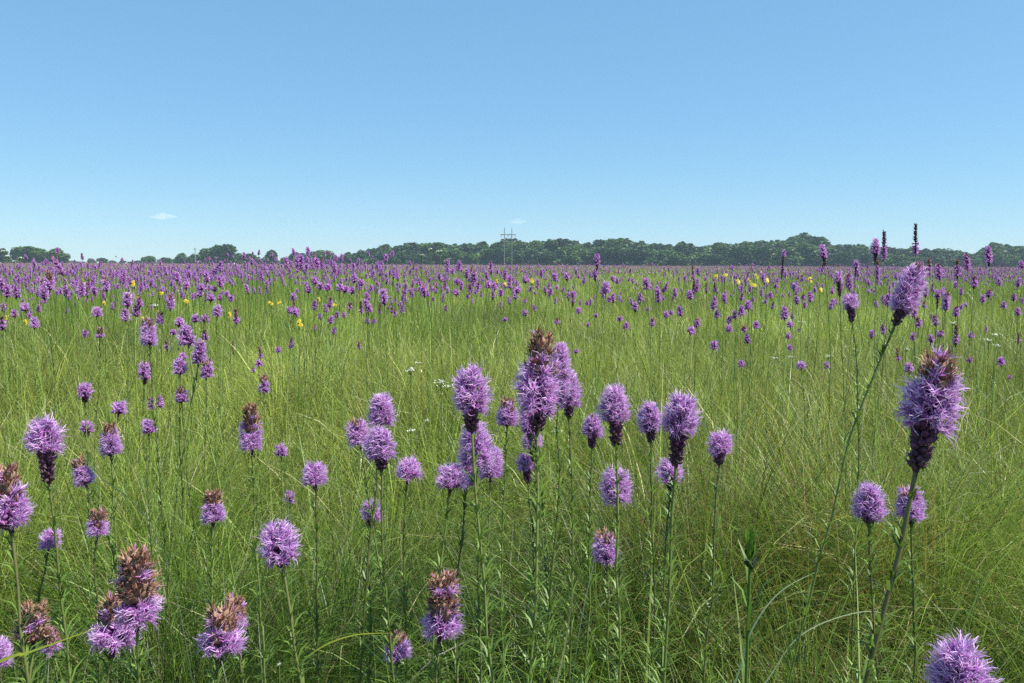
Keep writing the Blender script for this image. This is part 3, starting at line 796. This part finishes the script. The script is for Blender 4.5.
for (x, y, w), lab in zip(YEL, YEL_LAB): yellow_flower(x, y, w, lab)


def white_flower(px, py, w, label, D=None, big=1.0):
    r = np.random.default_rng(int(px * 5 + py))
    D = D or F * 0.04 / w
    W = w * D / F
    c = at(px, py, D); foot = np.array([c[0] + r.normal(0, .04), c[1], 0])
    root = thing('white_flower', label, 'wildflower', foot, 'small white flower clusters in the grass')
    B = c - foot
    P = stem_curve(B - [0, 0, W * .5], np.array([0, 0, 1.0]), np.zeros(3), 8)
    s = MB(); s.tube(P, 0.0016, STEM, k=4)
    n = 16
    tips = B + np.stack([r.normal(0, W * .3, n), r.normal(0, W * .3, n), r.normal(0, W * .07, n)], 1)
    st = np.tile(P[-1], (n, 1))
    s.ribbons(np.stack([st, tips], 1), np.tile([1.0, 0, 0], (n, 1)), 0.0006 * np.ones((n, 2)), np.tile(STEM, (n, 1)))
    s.build('stem', M_STEM, root, smooth=True)
    h = MB()
    m = n * 5
    q = np.repeat(tips, 5, 0)
    dd = norm(r.normal(0, 1, (m, 3)) + [0, 0, .6])
    h.ribbons(np.stack([q, q + dd * W * .07, q + dd * W * .13], 1), frame(dd)[0], W * np.array([.02, .05, .02])[None] * np.ones((m, 1)), np.tile([.75, .78, .68], (m, 1)))
    h.build('petals', M_LEAF, root)


WH = [(411, 370, 11, 'widest white flower cluster, left end of those above the central group'), (418, 363, 6, 'small white cluster just above the widest white one'), (417, 398, 5, 'white dot right of the topmost star of the cluster of three'),
      (411, 430, 9, 'bright white flower cluster right of the cluster of three stars'), (428, 420, 7, 'white cluster right of and above the bright one beside the three stars'), (441, 382, 11, 'left white cluster of the pair left of the wispy-tipped star'),
      (447, 386, 9, 'right white cluster of the pair left of the wispy-tipped star'), (440, 394, 6, 'small white cluster below the pair left of the wispy-tipped star'), (379, 395, 8, 'white cluster on the very top of the cluster of three stars'),
      (362, 466, 5, 'white dot below the leftmost star of the cluster of three'), (556, 431, 8, 'small white cluster right below the tallest spike'), (457, 418, 6, 'white cluster under the wispy-tipped star'),
      (829, 356, 6, 'round white flower above a small head left of the huge spike'), (792, 357, 6, 'white flower above the lowest small head under the highest trees'), (775, 358, 6, 'flat white flower left of the small lilac heads under the highest trees'),
      (801, 322, 5, 'white dot right of the column of small heads under the highest trees'), (953, 323, 7, 'white flower above a long brown-topped head at right'), (989, 340, 8, 'left white flower of three at the right edge'),
      (996, 335, 8, 'top white flower of three at the right edge'), (996, 345, 7, 'lowest white flower of three at the right edge'), (906, 349, 7, 'white flower on the left above the huge spike'),
      (155, 305, 6, 'white flower cluster left of a brown-topped head in the left band'), (130, 644, 4, 'single white dot between brown heads at lower left'), (279, 664, 4, 'tiny white bloom low in the brown thatch at the bottom')]
for x, y, w, lab in WH: white_flower(x, y, w, lab, D=(1.5 if y > 600 else None))
for x, y, lab in [(3, 251, 'topmost white umbel before the trees at the left edge'), (9, 256, 'second white umbel before the trees at the left edge'), (14, 261, 'third white umbel before the left trees'),
                  (20, 258, 'right white umbel before the left trees'), (431, 249, 'pale umbel raised against the wood at centre left'), (440, 251, 'second pale umbel raised against the wood at centre left'), (422, 255, 'lowest pale umbel raised against the wood at centre left')]:
    white_flower(x, y, 5, lab, D=5.0)


# ------------------------------------------------------------------ single blades, dead stalk, green bud stalk
def long_blade(pts, D, hw, col, label, up=True):
    hw = hw * 0.62
    P = [at(x, y, D) for x, y in pts]
    dv_ = norm(P[0] - P[1]); dv_[2] = min(dv_[2], -0.3)
    h0 = P[0][2]
    hd = norm(np.array([dv_[0], dv_[1], 0.0])) * min(0.16, 0.5 * h0)
    mid = P[0] + norm(P[0] - P[1]) * 0.22 * h0 + hd * .1; mid[2] = min(mid[2], h0 * .9)
    foot = mid + hd * .6; foot[2] = 0.0
    ctrl = np.array([foot, mid] + P) - foot
    # smooth path
    t = np.linspace(0, len(ctrl) - 1, 40); i = np.clip(t.astype(int), 0, len(ctrl) - 2); f = (t - i)[:, None]
    def g(k): return ctrl[np.clip(k, 0, len(ctrl) - 1)]
    a, b_, c, d = g(i - 1), g(i), g(i + 1), g(i + 2)
    Q = 0.5 * ((2 * b_) + (c - a) * f + (2 * a - 5 * b_ + 4 * c - d) * f ** 2 + (3 * b_ - a - 3 * c + d) * f ** 3)
    T = norm(np.gradient(Q, axis=0))
    view = np.array([0, 1.0, -.3]); sd = norm(np.cross(T, view))
    sd = norm(sd + 0.35 * np.array([0, 1.0, 0]))
    s = np.linspace(0, 1, 40)
    W = hw * np.clip(1.05 - s ** 3, 0.08, 1)
    b = MB()
    b.ribbons(Q[None], sd[None], W[None], np.array(col)[None])
    o = b.build('grass_blade', M_GRASS)
    o.location = tuple(foot)
    tag(o, label, 'grass blade', 'long single grass blades')


LG = (0.30, 0.40, 0.12); YG = (0.30, 0.34, 0.04); PG = (0.36, 0.44, 0.24)
long_blade([(947, 683), (951, 630), (966, 588)], 1.15, .0028, LG, 'broad pale grass blade standing just above the star at the lower right corner')
long_blade([(930, 700), (962, 630), (990, 572), (1030, 534)], 1.1, .0011, LG, 'thin pale blade arching to the right edge above the lower right corner')
long_blade([(735, 683), (752, 630), (780, 592), (820, 570)], 1.3, .0026, PG, 'silvery arching blade right of the green bud stalk')
long_blade([(760, 690), (800, 636), (860, 612), (905, 618)], 1.25, .0016, PG, 'lower silvery blade curving right below the bud stalk')
long_blade([(-25, 672), (30, 652), (105, 625)], .55, .0020, YG, 'thick yellow-green blade crossing the lower left corner')
long_blade([(270, 700), (310, 655), (350, 636), (392, 633)], .9, .0020, YG, 'arching yellow-green blade left of the small pinkish-brown star')
long_blade([(412, 692), (345, 622), (300, 560)], .95, .0012, LG, 'straight pale blade slanting down right to the small pinkish-brown star')
long_blade([(594, 560), (600, 510), (608, 482)], 1.2, .0010, PG, 'white-green blade standing left of the star split by the dome-headed stem')
long_blade([(566, 640), (572, 590), (566, 545)], 1.15, .0020, (.5, .45, .18), 'bent yellow dry blade left of the lone brown-tufted star')
long_blade([(95, 470), (68, 425), (50, 402)], 1.3, .0014, (.38, .4, .2), 'pale seed stalk slanting above the two-lobed purple star')

# dead dark stalk
foot = at(493, 690, 1.25); foot[2] = 0
root = thing('dead_stalk', 'thin black dead stalk standing in the grass right of the big brown-topped star', 'stalk', foot)
tp = at(487, 575, 1.25) - foot
P = np.stack([np.zeros(3), tp * .5 + [.004, 0, 0], tp])
b = MB(); b.tube(np.stack([np.interp(np.linspace(0, 2, 14), [0, 1, 2], P[:, q]) for q in range(3)], 1), .0022, (.025, .018, .015), k=5); b.build('stem', M_BARK, root)
r = np.random.default_rng(5)
for q in range(20):
    b = MB(); c_ = tp * (0.35 + .65 * r.random())
    b.blobs(c_[None], r.normal(0, 1, (1, 3)) + [0, 0, .5], np.array([.008]), np.array([.002]), np.array([[.03, .02, .018]]), k=5); b.build('seed_pod', M_BARK, root)

# green bud stalk
def bud_stalk(x, yb, yt, D, label):
    c = at(x, yb, D); foot = np.array([c[0], c[1], 0]); t = at(x, yt, D) - foot; B = c - foot
    root = thing('budding_stalk', label, 'stalk', foot)
    b = MB(); b.tube(stem_curve(B, np.array([0, 0, 1.]), np.zeros(3)), .0021, STEM * 1.0, k=6); b.build('stem', M_STEM, root, smooth=True)
    r = np.random.default_rng(int(x)); n = 80; k = r.random(n); P0 = B * k[:, None]
    a = r.random(n) * 2 * PI; rad = np.stack([np.cos(a), np.sin(a), 0 * a], 1); d0 = norm(rad * .35 + [0, 0, 1.0]); l = .03 + .06 * r.random(n)
    b = MB(); b.ribbons(np.stack([P0, P0 + d0 * (l * .6)[:, None], P0 + norm(rad * .7 + [0, 0, 1.]) * l[:, None]], 1), np.cross(rad, [0, 0, 1.]), .0018 * np.array([1, 1, .2])[None] * np.ones((n, 1)), np.tile([.10, .19, .03], (n, 1)))
    b.build('foliage', M_LEAF, root)
    n = 40; k = r.random(n); P0 = B + (t - B) * .6 * k[:, None]; a = r.random(n) * 2 * PI; rad = np.stack([np.cos(a), np.sin(a), 0 * a], 1)
    b = MB(); hl = np.linalg.norm(t - B); d0 = norm(rad * .5 + [0, 0, 1.]); b.ribbons(np.stack([P0, P0 + d0 * hl * .3, P0 + norm(rad * .25 + [0, 0, 1.]) * hl * .5], 1), np.cross(rad, [0, 0, 1.]), .0018 * np.array([1, 1, .2])[None] * np.ones((n, 1)), np.tile([.11, .22, .03], (n, 1)))
    m = 14; a = r.random(m) * 2 * PI; b.blobs(np.tile(B, (m, 1)) + r.normal(0, .002, (m, 3)), np.stack([np.cos(a), np.sin(a), 1 + 0 * a], 1), np.full(m, .012), np.full(m, .003), np.tile([.03, .05, .02], (m, 1)), k=5)
    b.build('leaf_bud', M_LEAF, root)


bud_stalk(750, 566, 528, 1.0, 'leafy green stalk with an unopened dark bud, in the grass right of centre')


# ------------------------------------------------------------------ trees
def tree_mesh(seed, hgt=10.0, wid=9.0, tone=(.045, .085, .028), n=2600, low=0.08):
    r = np.random.default_rng(seed)
    lob = []
    for i in range(9):
        a = r.random() * 2 * PI; q = r.random() ** .6
        lob.append((np.array([math.cos(a) * q * wid * .30, math.sin(a) * q * wid * .30, hgt * (0.34 + 0.42 * r.random())]), wid * (.17 + .12 * r.random()), r.normal(0, .12)))
    lob.append((np.array([0, 0, hgt * .70]), wid * .27, 0.05)); lob.append((np.array([r.normal(0, .5), 0, hgt * .84]), wid * .15, 0.08))
    for i in range(4):
        a = r.random() * 2 * PI
        lob.append((np.array([math.cos(a) * wid * .32, math.sin(a) * wid * .32, hgt * (low + .2)]), wid * .16, -.05))
    cr = MB()
    cs, vs = [], []
    for c, R, t in lob:
        m = int(n * (R / wid) ** 2 * 1.5)
        d = norm(r.normal(0, 1, (m, 3))); rr = R * (0.55 + 0.5 * r.random(m)) ** .8
        p = c + d * rr[:, None] * np.array([1, 1, .85])
        cs.append(p); vs.append(np.full(m, t))
    p = np.concatenate(cs); t = np.concatenate(vs); m = len(p)
    p[:, 2] = np.maximum(p[:, 2], hgt * low * r.random(m))
    d = norm(r.normal(0, 1, (m, 3)) + [0, 0, .5]); l = hgt * .05 * (0.5 + .9 * r.random(m))
    u, w = frame(d)
    P = np.stack([p - u * l[:, None], p, p + u * l[:, None] + r.normal(0, .1, (m, 3))], 1)
    C = np.array(tone) * (1 + t[:, None]) * (0.5 + .9 * r.random((m, 1))) + np.array([.02, .015, 0]) * r.random((m, 1))
    cr.ribbons(P, w, (l * .6)[:, None] * np.array([.5, 1, .4])[None], C)
    tr = MB()
    tr.tube(np.array([[0, 0, -.2], [0.1, 0, hgt * .2], [0, .1, hgt * .45], [.1, 0, hgt * .7]]), [hgt * .03, hgt * .024, hgt * .016, .04], (.09, .07, .05), k=8)
    for i in range(6):
        c = lob[i][0]; tr.tube(np.array([[0, 0, hgt * .22], c * .5 + [0, 0, hgt * .12], c]), [hgt * .013, hgt * .009, .03], (.09, .07, .05), k=5)
    return cr, tr


TREES = []
for s in range(7):
    cr, tr = tree_mesh(60 + s, 10, 9 + 1.5 * (s % 3), tone=[(.034, .080, .020), (.052, .108, .022), (.024, .062, .018), (.066, .112, .024)][s % 4])
    TREES.append((cr, tr))
PROTO = []


def add_tree(px, ytop, D, label, k, sx=1.0, group=None):
    hz = 264.8 + (px - 512) * math.tan(ROLL)
    h = CAM_H + (hz - ytop) / F * D
    loc = at(px, hz, D); loc[2] = 0
    root = thing('oak_tree' if False else 'tree', label, 'tree', loc, group)
    root.scale = (h / 10 * sx, h / 10 * sx * random.uniform(.8, 1.1), h / 10)
    root.rotation_euler = (0, 0, random.random() * 6.28)
    if k >= len(PROTO):
        cr, tr = TREES[k]
        a = cr.build('crown', M_CROWN, root); b_ = tr.build('trunk', M_BARK, root, smooth=True)
        PROTO.append((a, b_))
    else:
        for src in PROTO[k]:
            c = src.copy(); COL.objects.link(c); c.parent = root
    return root


# separate trees: x, top y, depth, spread, label
LONE = [(4, 247, 330, 1.0, 'dark tree cut by the left edge of the frame'), (31, 245, 320, 1.4, 'broad rounded dark tree, middle of the clump at the left edge'), (20, 250, 340, 1.0, 'lower tree filling the left half of the clump at the left edge'), (57, 247, 325, 1.35, 'rounded tree at the right end of the clump at the left edge'),
        (44, 249, 350, 1.1, 'tree in the dip between the two crowns of the left clump'),
        (92, 258, 430, 1.0, 'small bush-like tree at the left of the low pair'), (103, 257, 430, 1.5, 'low rounded tree, larger of the low pair right of the left clump'), (122, 260, 520, 1.9, 'faint far low tree between the low pair and the flat dome'),
        (149, 255, 360, 1.5, 'flat domed tree behind a tiny purple head'), (164, 257, 365, 1.4, 'lower right half of the flat dome of trees'), (182, 252, 370, 1.2, 'pale feathery tree below the thin single pole'), (194, 253, 370, 1.0, 'tree right under the thin single pole'),
        (205, 248, 350, .9, 'narrow dark tree left of the highest left crown'), (212, 246, 350, .8, 'small dark tree top beside the highest left crown'), (225, 243, 345, 1.15, 'highest dark crown among the left trees'), (238, 252, 360, .9, 'lower tree at the right foot of the highest left crown'),
        (249, 253, 370, 1.1, 'first low tree right of the highest left crown'), (258, 256, 380, 1.3, 'low scrub tree before the first round tree'), (272, 249, 365, 1.25, 'first of three separate round trees at left'), (284, 257, 390, 1.2, 'low tree in the gap between the first and second round tree'),
        (296, 251, 370, 1.3, 'second of three separate round trees at left'), (308, 257, 390, 1.2, 'low tree in the gap before the third round tree'), (320, 249, 365, 1.4, 'third and widest of the separate round trees at left'), (335, 256, 385, 1.3, 'low tree right of the third round tree'),
        (348, 251, 375, 1.0, 'small tree leading up to the long wood'), (362, 249, 370, 1.25, 'round tree just left of where the long wood begins')]
for i, (x, y, D, sx, lab) in enumerate(LONE): add_tree(x, y, D, lab, i % 7 if i >= 7 else i, sx)
for i, (x, y) in enumerate([(74, 260), (83, 261), (112, 260), (131, 261), (139, 260), (172, 259), (216, 258), (244, 258), (265, 258), (290, 259), (303, 258), (330, 258), (341, 257), (356, 257)]):
    add_tree(x, y, 500, f'{ORD[i]} low hazy tree from left, in the farthest row filling gaps at left', (i * 2 + 1) % 7, random.uniform(1.8, 2.6), 'low far trees filling the gaps at left')
# the long wood: crowns touching, every crown a tree of its own
TOP = [(374, 247), (385, 243), (398, 244), (410, 242), (425, 243), (440, 241), (455, 243), (470, 242), (482, 240), (496, 241), (508, 238), (522, 241), (535, 239), (548, 241), (560, 237), (573, 239), (586, 241), (598, 239), (612, 238), (626, 238), (640, 240),
       (654, 242), (667, 243), (681, 240), (695, 246), (708, 245), (716, 241), (728, 246), (738, 242), (747, 240), (758, 239), (769, 241), (781, 240), (792, 235), (803, 232), (814, 235), (824, 240), (836, 243), (848, 244), (860, 244), (873, 246), (886, 245), (899, 247), (912, 245),
       (925, 247), (938, 248), (951, 250), (963, 251), (975, 252), (985, 246), (994, 241), (1004, 243), (1014, 249), (1026, 246), (1040, 248), (-14, 249)]


def sect(x):
    for a, b_, s in ((-50, 0, 'beyond the left frame edge'), (0, 470, 'left of the power pole'), (470, 560, 'behind the power pole'), (560, 690, 'right of the power pole'), (690, 775, 'left of the highest hill of trees'), (775, 830, 'forming the highest hill of trees'), (830, 980, 'behind the tall spikes at right'), (980, 1100, 'at the right edge')):
        if a <= x < b_: return s


cnt = {}
for i, (x, y) in enumerate(TOP):
    s = sect(x); cnt[s] = cnt.get(s, 0) + 1
    add_tree(x, y, 385 + 12 * math.sin(i * 2.1), f'{ORD[cnt[s] - 1]} back-row tree from left in the wood {s}', (i * 3) % 7, random.uniform(1.0, 1.35), 'trees in the back row of the wood')
cnt = {}
x = 372.0
i = 0
while x < 1035:
    tp = np.interp(x, [p[0] for p in TOP[:-1]], [p[1] for p in TOP[:-1]])
    s = sect(x); cnt[s] = cnt.get(s, 0) + 1
    add_tree(x, tp + random.uniform(5, 10), 352 + random.uniform(-8, 6), f'{ORD[cnt[s] - 1]} front-edge tree from left in the wood {s}', (i * 5 + 1) % 7, random.uniform(1.3, 1.75), 'trees along the front edge of the wood')
    x += random.uniform(12, 19); i += 1


def undergrowth():
    r = np.random.default_rng(77)
    n = 16000
    y = 372 + r.random(n) * 26
    x = (-0.19 + 0.86 * r.random(n)) * y
    top = 2.2 + 2.6 * vnoise(x, y, 6, 71)
    z = top * r.random(n)
    p = np.stack([x, y, z], 1); d = norm(r.normal(0, 1, (n, 3)) + [0, -.4, .4]); u, w = frame(d); l = 0.45 + .5 * r.random(n)
    b = MB(); b.ribbons(np.stack([p - u * l[:, None], p, p + u * l[:, None]], 1), w, (l * .6)[:, None] * np.array([.5, 1, .4])[None], np.array([.035, .07, .025]) * (.6 + .8 * r.random((n, 1))))
    tag(b.build('woodland_undergrowth', M_CROWN), 'dark low undergrowth along the foot of the far wood', 'undergrowth', kind='stuff')


undergrowth()

# ------------------------------------------------------------------ power pole
def pole_frame():
    D = 335.0
    k = D / F
    hz = 264.8
    base = at(508, hz, D); base[2] = 0
    root = thing('power_pole', 'grey wooden twin-post power pole with a crossarm, in front of the far wood', 'power pole', base)
    top = CAM_H + (hz - 228) * k; arm = CAM_H + (hz - 234.5) * k
    C = np.array([.17, .165, .15])
    for s in (-1, 1):
        b = MB(); b.tube(np.array([[s * 3.75 * k, 0, 0], [s * 3.72 * k, 0, top * .5], [s * 3.7 * k, 0, top]]), [.19, .17, .13], C, k=8); b.build('post', M_WOOD, root, smooth=True)
    b = MB(); b.tube(np.array([[-7.5 * k, .3, arm], [7.5 * k, .3, arm]]), .16, C * .6, k=4); b.build('crossarm', M_WOOD, root)
    b = MB(); b.tube(np.array([[-3.7 * k, .2, arm - 4.2], [3.7 * k, .2, arm - .6]]), .07, C * .6, k=4); b.tube(np.array([[3.7 * k, .35, arm - 4.2], [-3.7 * k, .35, arm - .6]]), .07, C * .6, k=4); b.build('cross_brace', M_WOOD, root)
    for s in (-7, 0, 7):
        b = MB(); b.tube(np.array([[s * k, .3, arm - .15], [s * k, .3, arm - 1.2]]), .09, (.15, .13, .12), k=5); b.build('insulator', M_WOOD, root)


pole_frame()
hz = 263.5
base = at(195.5, hz, 340); base[2] = 0
root = thing('utility_pole', 'thin single pole rising above the pale feathery tree at left', 'utility pole', base)
top = CAM_H + (hz - 247.5) / F * 340
b = MB(); b.tube(np.array([[0, 0, 0], [0, 0, top]]), [.2, .15], (.2, .19, .18), k=6); b.build('post', M_WOOD, root)
b = MB(); b.tube(np.array([[-1, .2, top - .6], [1, .2, top - .6]]), .08, (.18, .16, .15), k=4); b.build('crossarm', M_WOOD, root)


# ------------------------------------------------------------------ clouds
def cloud(px, py, wpx, hpx, dens, seed):
    D = 4200.0
    k = D / F
    c = at(px, py, D)
    r = np.random.default_rng(seed)
    import bmesh
    bm = bmesh.new()
    for i in range(7):
        t = (i / 6 - .5) * 2
        s = (1 - abs(t) ** 1.4) * .75 + .25
        mm = bmesh.ops.create_icosphere(bm, subdivisions=3, radius=1.0)
        for v in mm['verts']:
            v.co.x = v.co.x * wpx * k * .17 + t * wpx * k * .36
            v.co.y = v.co.y * wpx * k * .2
            v.co.z = v.co.z * hpx * k * .42 * s + hpx * k * .1 * s + r.normal() * 0
    me = bpy.data.meshes.new('cloud'); bm.to_mesh(me); bm.free()
    m = bpy.data.materials.new('cloud_vapour'); m.use_nodes = True
    nt = m.node_tree; nt.nodes.clear()
    out = nt.nodes.new('ShaderNodeOutputMaterial'); v = nt.nodes.new('ShaderNodeVolumePrincipled')
    v.inputs['Color'].default_value = (1, 1, 1, 1); v.inputs['Anisotropy'].default_value = 0.0
    tc = nt.nodes.new('ShaderNodeTexCoord'); nz = nt.nodes.new('ShaderNodeTexNoise'); nz.inputs['Scale'].default_value = .02; nz.inputs['Detail'].default_value = 4
    mr = nt.nodes.new('ShaderNodeMapRange'); mr.inputs['From Min'].default_value = .38; mr.inputs['From Max'].default_value = .7; mr.inputs['To Max'].default_value = dens
    nt.links.new(tc.outputs['Object'], nz.inputs['Vector']); nt.links.new(nz.outputs['Fac'], mr.inputs['Value']); nt.links.new(mr.outputs['Result'], v.inputs['Density'])
    nt.links.new(v.outputs[0], out.inputs['Volume'])
    me.materials.append(m)
    o = bpy.data.objects.new('cloud', me); COL.objects.link(o); o.location = tuple(c)
    tag(o, kind='structure')


cloud(163, 217, 26, 9, .022, 1)
cloud(518, 222, 17, 8, .02, 2)

# ------------------------------------------------------------------ haze
def haze():
    b = MB()
    x0, x1, y0, y1, z0, z1 = -520, 520, -60, 560, -1, 26
    v = [(x, y, z) for z in (z0, z1) for y in (y0, y1) for x in (x0, x1)]
    b.add(v, f4=[(0, 2, 3, 1), (4, 5, 7, 6), (0, 1, 5, 4), (2, 6, 7, 3), (0, 4, 6, 2), (1, 3, 7, 5)], c=np.array([1, 1, 1.]))
    m = bpy.data.materials.new('air'); m.use_nodes = True
    nt = m.node_tree; nt.nodes.clear()
    out = nt.nodes.new('ShaderNodeOutputMaterial'); v = nt.nodes.new('ShaderNodeVolumePrincipled')
    v.inputs['Color'].default_value = (.62, .80, 1, 1); v.inputs['Density'].default_value = HAZE; v.inputs['Anisotropy'].default_value = 0.0
    nt.links.new(v.outputs[0], out.inputs['Volume'])
    o = b.build('haze', m); o.data.materials.clear(); o.data.materials.append(m)
    tag(o, 'thin bluish summer haze over the meadow', 'haze', kind='stuff')


HAZE = 0.00028
haze()

# ------------------------------------------------------------------ light
SUN_EL, SUN_AZ = math.radians(58), math.radians(100)     # azimuth clockwise from the view direction (+Y)
sun = bpy.data.lights.new('sun', 'SUN'); sun.energy = 5.0; sun.angle = math.radians(.53); sun.color = (1.0, .965, .90)
so = bpy.data.objects.new('sun', sun); COL.objects.link(so)
dv = Vector((math.cos(SUN_EL) * math.sin(SUN_AZ), math.cos(SUN_EL) * math.cos(SUN_AZ), math.sin(SUN_EL)))
so.rotation_euler = dv.to_track_quat('Z', 'Y').to_euler(); so.location = (20, 0, 40)
W = bpy.data.worlds.new('World'); S.world = W; W.use_nodes = True
nt = W.node_tree
bg = nt.nodes['Background']; bg.inputs['Strength'].default_value = 0.094
sk = nt.nodes.new('ShaderNodeTexSky'); sk.sky_type = 'NISHITA'; sk.sun_disc = False
sk.sun_elevation = SUN_EL; sk.sun_rotation = SUN_AZ
sk.air_density = 1.0; sk.dust_density = 0.0; sk.ozone_density = 3.0; sk.altitude = 0
tn = nt.nodes.new('ShaderNodeMix'); tn.data_type = 'RGBA'; tn.blend_type = 'MULTIPLY'; tn.inputs['Factor'].default_value = 1.0
tn.inputs['B'].default_value = (0.64, 0.73, 0.74, 1)
nt.links.new(sk.outputs[0], tn.inputs['A'])
t2 = nt.nodes.new('ShaderNodeMix'); t2.data_type = 'RGBA'; t2.inputs['Factor'].default_value = 0.5
t2.inputs['B'].default_value = (1.15, 2.85, 4.75, 1)
nt.links.new(tn.outputs['Result'], t2.inputs['A']); nt.links.new(t2.outputs['Result'], bg.inputs['Color'])

S.view_settings.view_transform = 'Standard'; S.view_settings.look = 'None'
S.view_settings.exposure = 1.03; S.view_settings.gamma = 1.0
S.cycles.max_bounces = 5; S.cycles.diffuse_bounces = 3; S.cycles.glossy_bounces = 2; S.cycles.transmission_bounces = 4
S.cycles.volume_bounces = 1
S.cycles.use_adaptive_sampling = True; S.cycles.adaptive_threshold = 0.005
S.cycles.use_denoising = False
